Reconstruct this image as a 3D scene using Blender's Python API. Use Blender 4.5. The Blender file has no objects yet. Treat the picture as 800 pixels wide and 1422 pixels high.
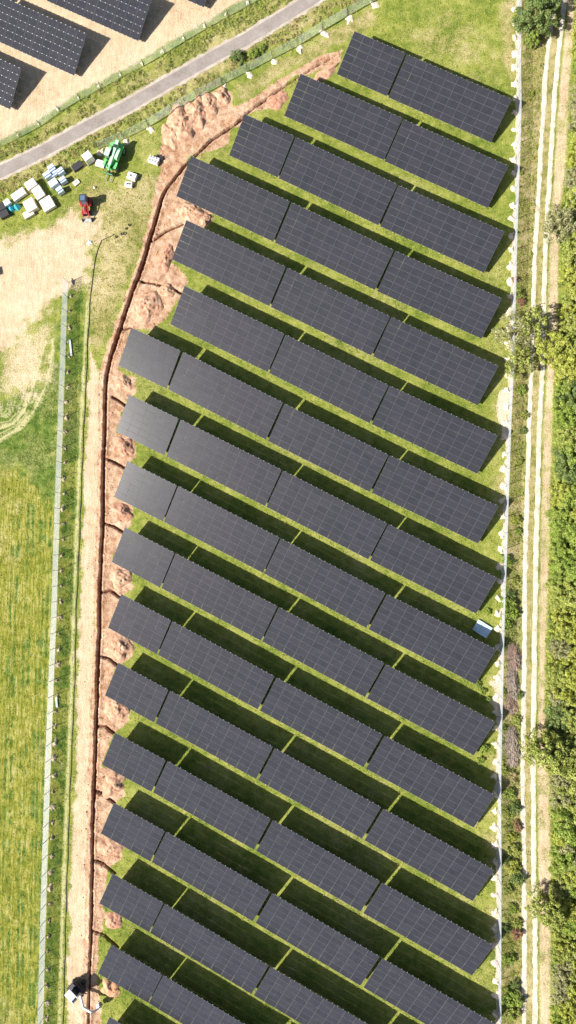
import bpy, math, random
import numpy as np
from mathutils import Vector, Matrix, Euler

scene = bpy.context.scene
COL = scene.collection
R_ = math.radians

# ------------------------------------------------------------------ camera (drone, nearly straight down)
CAM_H = 107.16
CAM_P, CAM_R = 0.0518105, 0.0928284
CAM_ROT = Matrix.Rotation(CAM_R, 3, 'Y') @ Matrix.Rotation(CAM_P, 3, 'X')
cam_d = bpy.data.cameras.new('drone_camera')
cam = bpy.data.objects.new('drone_camera', cam_d)
COL.objects.link(cam)
cam.matrix_world = Matrix.Translation((0, 0, CAM_H)) @ CAM_ROT.to_4x4()
cam_d.sensor_fit = 'HORIZONTAL'
cam_d.sensor_width = 36.0
cam_d.lens = 36.0 * 950.0 / 800.0
cam_d.clip_start = 1.0
cam_d.clip_end = 6000.0
scene.camera = cam

# ------------------------------------------------------------------ light
SUN_AZ, SUN_EL = 201.0, 40.0          # mathematical azimuth of the direction towards the sun
world = bpy.data.worlds.new('World')
scene.world = world
world.use_nodes = True
wn = world.node_tree.nodes
wl = world.node_tree.links
bg = wn['Background']
sky = wn.new('ShaderNodeTexSky')
sky.sky_type = 'NISHITA'
sky.sun_disc = False
sky.sun_elevation = R_(SUN_EL)
sky.sun_rotation = R_((90.0 - SUN_AZ) % 360.0)
sky.air_density = 1.0
sky.dust_density = 2.0
sky.ozone_density = 1.0
wl.new(sky.outputs['Color'], bg.inputs['Color'])
bg.inputs['Strength'].default_value = 0.06
sun_d = bpy.data.lights.new('sun', 'SUN')
sun_d.energy = 5.0
sun_d.angle = R_(0.55)
sun_d.color = (1.0, 0.955, 0.88)
sun = bpy.data.objects.new('sun', sun_d)
COL.objects.link(sun)
sv = Vector((math.cos(R_(SUN_AZ)) * math.cos(R_(SUN_EL)), math.sin(R_(SUN_AZ)) * math.cos(R_(SUN_EL)), math.sin(R_(SUN_EL))))
sun.rotation_euler = sv.to_track_quat('Z', 'Y').to_euler()
sun.location = sv * 300
scene.view_settings.view_transform = 'Standard'
scene.view_settings.look = 'None'
scene.view_settings.exposure = 0.90
scene.view_settings.gamma = 1.0
scene.cycles.max_bounces = 6
scene.cycles.diffuse_bounces = 2
scene.cycles.transparent_max_bounces = 8


# ------------------------------------------------------------------ helpers
def g(px, py, z=0.0):
    """world point at height z seen where the survey photo has (px, py)"""
    d = CAM_ROT @ Vector(((px - 400.0) / 950.0, -(py - 711.0) / 950.0, -1.0))
    t = (z - CAM_H) / d.z
    return Vector((d.x * t, d.y * t, z))


def gp(pts):
    return np.array([[*g(x, y)[:2]] for x, y in pts])


def tag(o, label=None, cat=None, group=None, kind=None):
    if label: o['label'] = label
    if cat: o['category'] = cat
    if group: o['group'] = group
    if kind: o['kind'] = kind
    return o


def empty(name, loc=(0, 0, 0), rz=0.0, label=None, cat=None, group=None):
    o = bpy.data.objects.new(name, None)
    COL.objects.link(o)
    o.location = loc
    o.rotation_euler = (0, 0, rz)
    o.empty_display_size = 0.3
    return tag(o, label, cat, group)


def link(name, me, parent=None, loc=(0, 0, 0), rot=(0, 0, 0), scale=(1, 1, 1)):
    o = bpy.data.objects.new(name, me)
    COL.objects.link(o)
    if parent: o.parent = parent
    o.location = loc
    o.rotation_euler = rot
    o.scale = scale
    return o


class MB:
    def __init__(s):
        s.v, s.f, s.m, s.mats = [], [], [], []
        s.smooth = False

    def mi(s, mat):
        if mat not in s.mats: s.mats.append(mat)
        return s.mats.index(mat)

    def add(s, vs, fs, mat):
        b = len(s.v)
        s.v += [tuple(v) for v in vs]
        k = s.mi(mat)
        for f in fs:
            s.f.append(tuple(b + i for i in f))
            s.m.append(k)

    def box(s, c, size, mat, rot=None, taper=1.0, bev=0.0):
        hx, hy, hz = size[0] / 2, size[1] / 2, size[2] / 2
        M = rot if rot is not None else Matrix.Identity(3)
        c = Vector(c)
        if bev > 0:
            b = min(bev, hx * .9, hy * .9, hz * .9)
            prof = []
            for z, ins in ((-hz, b), (-hz + b, 0), (hz - b, 0), (hz, b)):
                k = taper if z > 0 else 1.0
                ax, ay = hx * k - ins, hy * k - ins
                r = b * .6
                prof.append([(ax - r, -ay, z), (ax, -ay + r, z), (ax, ay - r, z), (ax - r, ay, z), (-ax + r, ay, z), (-ax, ay - r, z), (-ax, -ay + r, z), (-ax + r, -ay, z)])
            vs = [c + M @ Vector(p) for ring in prof for p in ring]
            fs = []
            for q in range(3):
                for i in range(8):
                    j = (i + 1) % 8
                    fs.append((q * 8 + i, q * 8 + j, q * 8 + 8 + j, q * 8 + 8 + i))
            fs.append(tuple(range(7, -1, -1)))
            fs.append(tuple(range(24, 32)))
            s.add(vs, fs, mat)
            return
        vs = []
        for z, k in ((-hz, 1.0), (hz, taper)):
            for x, y in ((-hx, -hy), (hx, -hy), (hx, hy), (-hx, hy)):
                vs.append(c + M @ Vector((x * k, y * k, z)))
        s.add(vs, [(3, 2, 1, 0), (4, 5, 6, 7), (0, 1, 5, 4), (1, 2, 6, 5), (2, 3, 7, 6), (3, 0, 4, 7)], mat)

    def bar(s, a, b, w, h, mat, w2=None, h2=None):
        a, b = Vector(a), Vector(b)
        d = (b - a).normalized()
        up = Vector((0, 0, 1)) if abs(d.z) < .95 else Vector((0, 1, 0))
        x = d.cross(up).normalized()
        y = x.cross(d).normalized()
        w2, h2 = w2 or w, h2 or h
        vs = []
        for p, ww, hh in ((a, w, h), (b, w2, h2)):
            for i, j in ((-1, -1), (1, -1), (1, 1), (-1, 1)):
                vs.append(p + x * ww / 2 * i + y * hh / 2 * j)
        s.add(vs, [(0, 1, 2, 3), (7, 6, 5, 4), (4, 5, 1, 0), (5, 6, 2, 1), (6, 7, 3, 2), (7, 4, 0, 3)], mat)

    def cyl(s, a, b, r, mat, r2=None, n=12):
        a, b = Vector(a), Vector(b)
        d = (b - a).normalized()
        up = Vector((0, 0, 1)) if abs(d.z) < .95 else Vector((0, 1, 0))
        x = d.cross(up).normalized()
        y = x.cross(d).normalized()
        r2 = r if r2 is None else r2
        vs = []
        for p, rr in ((a, r), (b, r2)):
            for i in range(n):
                t = 2 * math.pi * i / n
                vs.append(p + x * rr * math.cos(t) + y * rr * math.sin(t))
        fs = [(i, (i + 1) % n, n + (i + 1) % n, n + i) for i in range(n)]
        fs += [tuple(range(n - 1, -1, -1)), tuple(range(n, 2 * n))]
        s.add(vs, fs, mat)

    def tube(s, pts, r, mat, n=6):
        pts = [Vector(p) for p in pts]
        vs, fs = [], []
        for i, p in enumerate(pts):
            d = (pts[min(i + 1, len(pts) - 1)] - pts[max(i - 1, 0)]).normalized()
            x = d.cross(Vector((0, 0, 1)))
            x = x.normalized() if x.length > 1e-4 else Vector((1, 0, 0))
            y = x.cross(d).normalized()
            rr = r[i] if isinstance(r, (list, tuple)) else r
            for k in range(n):
                t = 2 * math.pi * k / n
                vs.append(p + x * rr * math.cos(t) + y * rr * math.sin(t))
        for i in range(len(pts) - 1):
            for k in range(n):
                fs.append((i * n + k, i * n + (k + 1) % n, (i + 1) * n + (k + 1) % n, (i + 1) * n + k))
        s.add(vs, fs, mat)

    def prism(s, prof, y0, y1, mat):
        """prof: (x, z) outline counter-clockwise, extruded along y"""
        n = len(prof)
        vs = [(x, y0, z) for x, z in prof] + [(x, y1, z) for x, z in prof]
        fs = [(i, (i + 1) % n, n + (i + 1) % n, n + i) for i in range(n)]
        fs += [tuple(range(n - 1, -1, -1)), tuple(range(n, 2 * n))]
        s.add(vs, fs, mat)

    def mesh(s, name):
        me = bpy.data.meshes.new(name)
        me.from_pydata(s.v, [], s.f)
        for m in s.mats: me.materials.append(m)
        me.polygons.foreach_set('material_index', s.m)
        if s.smooth: me.polygons.foreach_set('use_smooth', [True] * len(s.f))
        me.update()
        return me

    def build(s, name, parent=None, loc=(0, 0, 0), rot=(0, 0, 0)):
        return link(name, s.mesh(name), parent, loc, rot)


def np_mesh(name, V, F, mats=(), smooth=False, mat_idx=None):
    """V (n,3), F (m,k) with k = 3 or 4"""
    me = bpy.data.meshes.new(name)
    n, m, k = len(V), len(F), F.shape[1]
    me.vertices.add(n)
    me.vertices.foreach_set('co', np.ascontiguousarray(V, dtype=np.float32).ravel())
    me.loops.add(m * k)
    me.loops.foreach_set('vertex_index', np.ascontiguousarray(F, dtype=np.int32).ravel())
    me.polygons.add(m)
    me.polygons.foreach_set('loop_start', np.arange(0, m * k, k, dtype=np.int32))
    try:
        me.polygons.foreach_set('loop_total', np.full(m, k, dtype=np.int32))
    except Exception:
        pass
    for mt in mats: me.materials.append(mt)
    if mat_idx is not None: me.polygons.foreach_set('material_index', np.ascontiguousarray(mat_idx, dtype=np.int32))
    if smooth: me.polygons.foreach_set('use_smooth', np.ones(m, dtype=bool))
    me.update(calc_edges=True)
    return me


_lat = np.random.RandomState(7).rand(256, 256)


def vnoise(X, Y, s, seed=0):
    x = X / s + seed * 17.31
    y = Y / s + seed * 9.77
    xi, yi = np.floor(x).astype(int), np.floor(y).astype(int)
    fx, fy = x - xi, y - yi
    fx, fy = fx * fx * (3 - 2 * fx), fy * fy * (3 - 2 * fy)
    L = lambda a, b: _lat[a & 255, b & 255]
    return (L(xi, yi) * (1 - fx) + L(xi + 1, yi) * fx) * (1 - fy) + (L(xi, yi + 1) * (1 - fx) + L(xi + 1, yi + 1) * fx) * fy


def fbm(X, Y, s, seed=0, o=4):
    a, t, r = 1.0, 0.0, 0.0
    for i in range(o):
        r = r + a * vnoise(X, Y, s / 2 ** i, seed + i * 3)
        t += a
        a *= .55
    return r / t


def d_line(X, Y, P, w=None):
    """distance to the polyline, and the width interpolated along it"""
    best = np.full(X.shape, 1e9)
    bw = np.zeros(X.shape)
    for i in range(len(P) - 1):
        a, b = P[i], P[i + 1]
        d = b - a
        L2 = max(d @ d, 1e-9)
        t = np.clip(((X - a[0]) * d[0] + (Y - a[1]) * d[1]) / L2, 0, 1)
        dd = np.hypot(X - a[0] - t * d[0], Y - a[1] - t * d[1])
        m = dd < best
        best = np.where(m, dd, best)
        if w is not None: bw = np.where(m, w[i] * (1 - t) + w[i + 1] * t, bw)
    return (best, bw) if w is not None else best


def inside(X, Y, P):
    r = np.zeros(X.shape, bool)
    n = len(P)
    for i in range(n):
        a, b = P[i], P[(i + 1) % n]
        if a[1] == b[1]: continue
        c = (a[1] > Y) != (b[1] > Y)
        r ^= c & (X < (b[0] - a[0]) * (Y - a[1]) / (b[1] - a[1]) + a[0])
    return r


def sd_poly(X, Y, P):
    d = d_line(X, Y, np.vstack([P, P[:1]]))
    return np.where(inside(X, Y, P), -d, d)


def resample(P, step):
    out = [Vector((*P[0], 0))]
    acc = 0.0
    for i in range(len(P) - 1):
        a, b = Vector((*P[i], 0)), Vector((*P[i + 1], 0))
        L = (b - a).length
        t = step - acc
        while t <= L:
            out.append(a.lerp(b, t / L))
            t += step
        acc = L - (t - step)
    return out


# ------------------------------------------------------------------ materials
def mat_new(name):
    m = bpy.data.materials.new(name)
    m.use_nodes = True
    nt = m.node_tree
    return m, nt, nt.nodes, nt.links, nt.nodes['Principled BSDF']


def plain(name, col, rough=.6, metal=0.0, var=.12, scale=6.0, bump=0.0, dirt=None, dirt_amt=.3, spec=.5):
    """paint or plastic with blotches of wear, in object space"""
    m, nt, N, L, B = mat_new(name)
    tc = N.new('ShaderNodeTexCoord')
    nz = N.new('ShaderNodeTexNoise')
    nz.inputs['Scale'].default_value = scale
    nz.inputs['Detail'].default_value = 6
    L.new(tc.outputs['Object'], nz.inputs['Vector'])
    ramp = N.new('ShaderNodeMapRange')
    ramp.inputs['From Min'].default_value = .3
    ramp.inputs['From Max'].default_value = .7
    ramp.inputs['To Min'].default_value = 1 - var
    ramp.inputs['To Max'].default_value = 1 + var
    L.new(nz.outputs['Fac'], ramp.inputs['Value'])
    mul = N.new('ShaderNodeVectorMath'); mul.operation = 'SCALE'
    mul.inputs[0].default_value = col
    L.new(ramp.outputs['Result'], mul.inputs['Scale'])
    out = mul.outputs['Vector']
    if dirt:
        n2 = N.new('ShaderNodeTexNoise'); n2.inputs['Scale'].default_value = scale * .5; n2.inputs['Detail'].default_value = 8
        L.new(tc.outputs['Object'], n2.inputs['Vector'])
        r2 = N.new('ShaderNodeMapRange'); r2.inputs['From Min'].default_value = .48; r2.inputs['From Max'].default_value = .68
        r2.inputs['To Max'].default_value = dirt_amt
        L.new(n2.outputs['Fac'], r2.inputs['Value'])
        mx = N.new('ShaderNodeMix'); mx.data_type = 'RGBA'
        L.new(r2.outputs['Result'], mx.inputs['Factor'])
        L.new(out, mx.inputs['A'])
        mx.inputs['B'].default_value = (*dirt, 1)
        out = mx.outputs['Result']
    L.new(out, B.inputs['Base Color'])
    B.inputs['Roughness'].default_value = rough
    B.inputs['Metallic'].default_value = metal
    B.inputs['Specular IOR Level'].default_value = spec
    if bump:
        bp = N.new('ShaderNodeBump'); bp.inputs['Strength'].default_value = .6; bp.inputs['Distance'].default_value = bump
        L.new(nz.outputs['Fac'], bp.inputs['Height'])
        L.new(bp.outputs['Normal'], B.inputs['Normal'])
    return m


def noise_node(N, L, vec, scale, detail=6, rough=.6, dist=0.0):
    n = N.new('ShaderNodeTexNoise')
    n.inputs['Scale'].default_value = scale
    n.inputs['Detail'].default_value = detail
    n.inputs['Roughness'].default_value = rough
    n.inputs['Distortion'].default_value = dist
    L.new(vec, n.inputs['Vector'])
    return n.outputs['Fac']


def ramp_node(N, L, fac, stops):
    r = N.new('ShaderNodeValToRGB')
    e = r.color_ramp.elements
    while len(e) < len(stops): e.new(.5)
    for i, (p, c) in enumerate(stops):
        e[i].position = p
        e[i].color = (*c, 1)
    L.new(fac, r.inputs['Fac'])
    return r.outputs['Color']


def mixc(N, L, f, a, b):
    m = N.new('ShaderNodeMix'); m.data_type = 'RGBA'
    L.new(f, m.inputs['Factor'])
    for k, v in (('A', a), ('B', b)):
        if isinstance(v, tuple): m.inputs[k].default_value = (*v, 1)
        else: L.new(v, m.inputs[k])
    return m.outputs['Result']


def mathn(N, L, op, a, b=None, c=None):
    m = N.new('ShaderNodeMath'); m.operation = op
    for i, v in enumerate((a, b, c)):
        if v is None: continue
        if isinstance(v, (int, float)): m.inputs[i].default_value = v
        else: L.new(v, m.inputs[i])
    return m.outputs[0]


def maprange(N, L, v, a, b, c=0.0, d=1.0, smooth=True):
    m = N.new('ShaderNodeMapRange')
    if smooth: m.interpolation_type = 'SMOOTHSTEP'
    L.new(v, m.inputs['Value'])
    for k, x in (('From Min', a), ('From Max', b), ('To Min', c), ('To Max', d)): m.inputs[k].default_value = x
    return m.outputs['Result']


# soil with clods, used for heaps and spoil
def soil(name, c1, c2, c3, scale=1.6):
    m, nt, N, L, B = mat_new(name)
    ge = N.new('ShaderNodeNewGeometry')
    a = noise_node(N, L, ge.outputs['Position'], scale, 8, .65)
    b = noise_node(N, L, ge.outputs['Position'], scale * 7, 4, .6)
    s = mathn(N, L, 'ADD', mathn(N, L, 'MULTIPLY', a, .65), mathn(N, L, 'MULTIPLY', b, .35))
    L.new(ramp_node(N, L, s, [(.36, c1), (.5, c2), (.66, c3)]), B.inputs['Base Color'])
    B.inputs['Roughness'].default_value = .95
    B.inputs['Specular IOR Level'].default_value = .15
    bp = N.new('ShaderNodeBump'); bp.inputs['Strength'].default_value = .8; bp.inputs['Distance'].default_value = .08
    L.new(s, bp.inputs['Height'])
    L.new(bp.outputs['Normal'], B.inputs['Normal'])
    return m


M_CLAY = soil('reddish_soil', (.28, .13, .075), (.47, .28, .18), (.64, .45, .32))
M_RED = soil('red_soil', (.28, .12, .07), (.44, .23, .15), (.60, .40, .29))
M_ORANGE = soil('orange_soil', (.42, .19, .10), (.56, .30, .17), (.64, .42, .28))
M_SAND = soil('pale_sand', (.52, .42, .30), (.66, .56, .43), (.78, .70, .58))
M_CLOD = soil('beige_clods', (.30, .23, .15), (.50, .40, .27), (.66, .56, .42))


# ------------------------------------------------------------------ ground layout (drawn on the survey photo, laid on the ground plane)
ROAD = gp([(-60, 262), (0, 239), (60, 210), (124, 175), (180, 146), (240, 111), (300, 77), (340, 56), (430, 1), (470, -26)])
RUT1 = gp([(775, -60), (771, -20), (768, 20), (762, 65), (757, 110), (755, 150), (750.5, 220), (746.4, 300), (743, 350), (741.5, 400), (740.5, 450), (738.8, 500), (736, 560), (734.7, 600), (732, 700), (730, 760), (728.6, 850), (728, 950), (727, 1000), (725.8, 1060), (725.9, 1100), (727, 1150), (728.5, 1200), (728.2, 1250), (729, 1290), (728, 1340), (728, 1480)])
RUT2 = gp([(789, -60), (785, -20), (782, 20), (776.6, 65), (772, 110), (769.3, 150), (765, 220), (760.6, 290), (757.5, 350), (756, 400), (755, 450), (754, 500), (751, 560), (749, 600), (746.4, 700), (744.6, 760), (743, 850), (742.3, 920), (740.8, 1000), (740.6, 1080), (741, 1150), (741.2, 1200), (743, 1290), (743.3, 1350), (743.5, 1480)])
WOOD_EDGE = gp([(800, -40), (797, 60), (792, 120), (789, 190), (786, 240), (778, 300), (777, 380), (776, 450), (771, 520), (768, 600), (765, 700), (763, 800), (759, 900), (758, 980), (763, 1060), (765, 1130), (767, 1230), (766, 1300), (765, 1480)])
FR = gp([(722, -50), (720, 0), (719.5, 60), (719, 110), (720, 150), (718.8, 200), (717, 250), (715.3, 300), (713.6, 350), (712.6, 400), (711, 450), (709.8, 500), (707.3, 560), (705.4, 600), (704, 650), (702, 700), (700.6, 750), (698.7, 800), (697, 850), (695.7, 900), (694.7, 950), (693.4, 1000), (692.2, 1050), (691.8, 1100), (692.3, 1200), (692, 1300), (692, 1480)])
FL = gp([(94.5, 392), (91.5, 480), (88.5, 560), (86.5, 620), (83.5, 700), (78.8, 850), (74.8, 950), (71.6, 1030), (65.6, 1210), (60, 1422), (58, 1490)])
FG = gp([(137, 207), (178, 190.5), (197.5, 181), (217, 169.5), (233, 159), (240, 155), (289, 127), (330, 107), (369, 86), (407, 67.5), (446, 43), (482, 22), (519, 2), (560, -22)])
FU = gp([(-60, 232), (0, 204.5), (54, 177), (87, 152), (114, 137), (168, 108), (210, 86), (240, 67), (289, 38), (352, 4), (400, -24)])
TRENCH = [(467, 76), (427.5, 99), (397.5, 118), (367.5, 140), (345, 155.6), (330, 171), (295, 194), (273, 215), (255, 232.5), (232.5, 260), (225, 275), (219, 298), (206.6, 338), (201, 360), (194, 380.5), (183, 407), (176, 429.4), (169, 450), (163, 470), (155, 493), (148.5, 519), (146.3, 545), (145.8, 600), (143.8, 636), (143, 727), (139.7, 795), (138.7, 832), (138.3, 880), (136.3, 910), (135.4, 957), (133, 1030), (131, 1090), (128.6, 1150), (128.4, 1210), (127, 1297), (124.2, 1362), (123.4, 1410), (123, 1470)]
TR_W = [.10, .14, .16, .2, .22, .22, .24, .25, .28, .30, .33, .36, .38, .38, .40, .38, .36, .36, .36, .36, .34, .34, .34, .33, .33, .32, .32, .34, .34, .32, .3, .3, .27, .25, .22, .19, .16, .16]
BRANCH = [[(148, 637), (160, 642), (174, 650)], [(146, 727), (158, 731), (171, 739)], [(142, 823), (153, 820), (167, 830)], [(141, 912), (151, 915), (163, 924)],
          [(134, 1010), (146, 1009), (158, 1018)], [(133, 1099), (144, 1104), (159, 1116)], [(132, 1196), (145, 1201), (160, 1214)], [(130, 1294), (145, 1299), (164, 1316)],
          [(196, 391), (212, 393), (235, 399), (254, 408)], [(211, 335), (231, 321), (254, 311)], [(168, 458), (181, 455)], [(156, 551), (165, 556), (176, 564)]]
CABLE = [(159, 326), (141, 333.6), (135, 350), (129, 380), (125, 420), (121.5, 480), (119.5, 540), (116, 600), (113, 680), (110.5, 740), (108, 800), (105.5, 850), (103.5, 950), (100, 1030), (97, 1100), (93.5, 1200), (90.5, 1300), (88, 1422), (87, 1470)]

ux = np.concatenate([[-3000, -1200, -500, -250, -150, -110, -90, -80, -74, -70], np.arange(-67, -44, .3), np.arange(-44, 2, .14), np.arange(2, 48, .28), [50, 54, 60, 70, 90, 130, 250, 500, 1200, 3000]])
uy = np.concatenate([[-3000, -1200, -500, -250, -150, -110, -97, -92, -89], np.arange(-87, 104, .17), [106, 110, 116, 130, 160, 250, 500, 1200, 3000]])
X, Y = np.meshgrid(ux, uy)
shape = X.shape
Xf, Yf = X.ravel(), Y.ravel()
nz1 = fbm(Xf, Yf, 6.0, 1)
nz2 = fbm(Xf, Yf, 1.6, 2)
nz3 = fbm(Xf, Yf, .7, 4, 3)
wob = (nz2 - .5) * 1.6 + (nz3 - .5) * .8


def soft(sd, w, amp=1.0):
    return np.clip(.5 - (sd + wob * amp) / w, 0, 1)


def near(P, pad):
    return (Xf > P[:, 0].min() - pad) & (Xf < P[:, 0].max() + pad) & (Yf > P[:, 1].min() - pad) & (Yf < P[:, 1].max() + pad)


def poly_mask(pts, w=1.0, amp=1.0):
    P = gp(pts)
    out = np.zeros(Xf.shape)
    k = near(P, 6)
    sd = sd_poly(Xf[k], Yf[k], P)
    out[k] = np.clip(.5 - (sd + wob[k] * amp) / w, 0, 1)
    return out


def line_mask(P, half, w=.5, amp=.5, raw=False):
    P = P if isinstance(P, np.ndarray) else gp(P)
    out = np.zeros(Xf.shape)
    k = near(P, half + 6)
    sd = d_line(Xf[k], Yf[k], P) - half
    out[k] = np.clip(.5 - (sd + wob[k] * amp) / w, 0, 1)
    return out


mx = np.maximum
# pale beige bare ground
sand = poly_mask([(-80, 345), (0, 334), (40, 322), (75, 312), (100, 300), (135, 305), (128, 335), (129, 360), (124, 395), (104, 400), (85, 402), (72, 420), (55, 440), (40, 455), (20, 480), (0, 492), (-80, 520)], 5.5, 2.8)
sand = mx(sand, .62 * poly_mask([(-10, 460), (45, 440), (75, 415), (80, 470), (74, 520), (56, 560), (30, 560), (-10, 575)], 9.0, 5.0))
sand = mx(sand, poly_mask([(-120, 262), (-60, 228), (0, 197), (54, 169), (110, 130), (200, 82), (240, 58), (290, 30), (345, -4), (420, -50), (420, -150), (-120, -150)], 1.2, .6) * (.80 + .5 * (nz1 - .5) + .3 * (nz2 - .5)))
# haul strip west of the trench
sand = mx(sand, .95 * poly_mask([(124, 470), (138, 520), (140, 560), (139, 700), (134, 830), (131, 920), (127, 1100), (122, 1250), (119, 1480), (92, 1480), (95, 1300), (100, 1180), (105, 1030), (109, 900), (113, 780), (118, 640), (122, 540)], 1.4, .9))
sand = mx(sand, .8 * line_mask([(118, 500), (110, 720), (106, 850), (100, 1030)], .0, .5, .4) * 0)
# tan strip between the ruts and the wood
sand_r = np.zeros(Xf.shape)
strip = np.vstack([RUT2 + np.array([.5, 0]), WOOD_EDGE[::-1]])
k = near(strip, 4)
sand_r[k] = np.clip(.5 - (sd_poly(Xf[k], Yf[k], strip) + wob[k] * .35) / .6, 0, 1)
# pink clay
clay = poly_mask([(222, 212), (224, 178), (252, 152), (285, 136), (306, 122), (322, 128), (322, 150), (345, 140), (380, 114), (420, 92), (455, 73), (474, 70), (474, 84), (452, 96), (436, 104), (404, 106), (392, 128), (372, 150), (345, 160), (340, 168), (318, 200), (300, 208), (262, 218), (252, 262), (262, 290), (292, 290), (296, 312), (262, 316), (254, 345), (238, 365), (252, 378), (262, 392), (252, 410), (240, 428), (226, 446), (210, 458), (182, 458), (166, 510), (172, 522), (190, 524), (190, 545), (176, 552), (162, 600), (188, 606), (188, 636), (176, 646), (160, 690), (184, 700), (184, 727), (170, 738), (156, 780), (182, 792), (184, 815), (166, 832), (152, 872), (184, 888), (183, 912), (162, 926), (148, 964), (178, 975), (178, 1000), (158, 1018), (143, 1062), (172, 1078), (173, 1104), (156, 1118), (140, 1160), (168, 1172), (168, 1192), (150, 1206), (142, 1256), (148, 1270), (138, 1300), (134, 1350), (140, 1400), (132, 1480), (112, 1480), (116, 1350), (118, 1250), (122, 1100), (127, 950), (130, 880), (131, 800), (135, 700), (137, 600), (137, 530), (141, 505), (152, 470), (165, 436), (183, 384), (196, 345), (209, 296), (215, 262), (224, 240)], .9, .55)
green_gap = poly_mask([(300, 215), (318, 200), (322, 175), (345, 180), (330, 215), (318, 225)], .8, .5)
clay = clay * (1 - green_gap)
# dry and worn grass
dry = poly_mask([(100, 285), (130, 240), (160, 262), (210, 232), (222, 250), (214, 300), (190, 372), (170, 430), (150, 470), (135, 500), (122, 490), (122, 420), (130, 345)], 3.0, 2.0) * .8
dry = mx(dry, .75 * poly_mask([(395, 105), (470, 62), (520, 35), (520, 10), (440, 52), (330, 118), (330, 140), (345, 138)], 1.5, 1.2))
dry = mx(dry, .8 * poly_mask([(690, -60), (718, -60), (718, 110), (712, 130), (700, 110), (696, 60)], 2.5, 1.6))
dry = mx(dry, .6 * poly_mask([(560, 30), (660, 20), (700, 120), (640, 100), (560, 70)], 6, 5))
verge = np.vstack([FR, RUT1[::-1]])
k = near(verge, 4)
vm = np.zeros(Xf.shape)
vm[k] = np.clip(.5 - (sd_poly(Xf[k], Yf[k], verge) + wob[k] * .3) / .6, 0, 1)
dry = mx(dry, vm * (.55 + .35 * (nz1 > .5)))
mid = np.vstack([RUT1, RUT2[::-1]])
k = near(mid, 4)
mm = np.zeros(Xf.shape)
mm[k] = np.clip(.5 - (sd_poly(Xf[k], Yf[k], mid) + wob[k] * .1) / .4, 0, 1)
dry = mx(dry, mm * .8)
# road verges, brownish
k = near(ROAD, 8)
rv = np.zeros(Xf.shape)
rv[k] = np.clip(.5 - (d_line(Xf[k], Yf[k], ROAD) - 4.0 + wob[k] * .8) / 1.8, 0, 1)
rv *= 1 - np.clip(clay * 2, 0, 1)
dry = mx(dry, rv * (.42 + .6 * (nz1 - .2)))
# worn tongue at the east ends of the rows
for i, (rx, ry) in enumerate([(690, 590), (690, 690), (684, 970), (684, 1075), (680, 1190), (683, 1290)]):
    dry = mx(dry, .7 * poly_mask([(rx - 8, ry - 30), (rx + 16, ry - 40), (rx + 14, ry + 30), (rx - 2, ry + 18)], 2.0, 1.4))
patch = fbm(Xf, Yf, 11.0, 13, 4)
dry = mx(dry, np.clip((patch - .56) * 4, 0, .40))
# lush green
lush = poly_mask([(84, 396), (120, 404), (117, 560), (113, 700), (106, 860), (96, 1050), (86, 1250), (76, 1480), (58, 1480), (70, 1030), (79, 850), (88, 560)], 1.0, .6) * (.38 + .35 * (nz2 > .5))
lush = mx(lush, .7 * poly_mask([(-20, 560), (20, 545), (60, 520), (80, 440), (88, 440), (84, 700), (70, 700), (30, 660), (-20, 640)], 2.5, 2.0))
lush = mx(lush, .9 * poly_mask([(700, 830), (722, 812), (724, 880), (712, 905), (698, 912)], 1.5, 1.2))
lush = mx(lush, poly_mask([(344, 82), (360, 60), (376, 58), (372, 70), (356, 82)], .9, .6))
lush = mx(lush, np.clip((.42 - patch) * 4, 0, .42))
# pale sandy foot of the east fence
foot = line_mask(FR + np.array([-.1, 0]), .20, .35, .35)
foot = mx(foot, .8 * line_mask([(700, 545), (697, 575), (702, 600)], .8, .8, .8))
foot = mx(foot, .9 * line_mask([(683, 950), (690, 955), (688, 975)], .6, .8, .8))
# dry trampled line beside the west cable
pale = line_mask([(121.5, 420), (118, 480), (115, 540), (111.5, 610), (108, 700), (104, 800), (100.5, 900), (97.5, 1000), (94, 1080), (90, 1180), (86, 1290), (82, 1440)], .32, .5, .25)
# wheel marks of turning machines in the west field
arcs = np.zeros(Xf.shape)
streak_d = np.zeros(Xf.shape)
for off in (0, 5, 10, 16, 25, 30, 36, 48, 54, 60, 70, 76):
    pts = [(76 - off * .55, 470 + off * .2), (74 - off * .75, 505), (66 - off * .85, 540), (50 - off * .7, 572), (28 - off * .4, 597 - off * .35), (0, 614 - off * .75), (-30, 625 - off)]
    arcs = mx(arcs, (.8 + .2 * (off % 2)) * line_mask(pts, .16 + .10 * (off % 2), .35, .22))
for px in (8, 16, 29, 36, 47, 53, 60):
    pts = [(px + 14, 700), (px + 9, 850), (px + 4, 1000), (px, 1200), (px - 3, 1470)]
    arcs = mx(arcs, .5 * line_mask(pts, .10, .4, .4))
    lush_l = line_mask([(x - 3.2, y) for x, y in pts], .14, .35, .4); streak_d = mx(streak_d, lush_l)
field = poly_mask([(-500, 650), (0, 640), (40, 650), (88, 660), (84, 850), (74, 1100), (64, 1480), (-500, 1480)], 14.0, 3.0)

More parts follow.
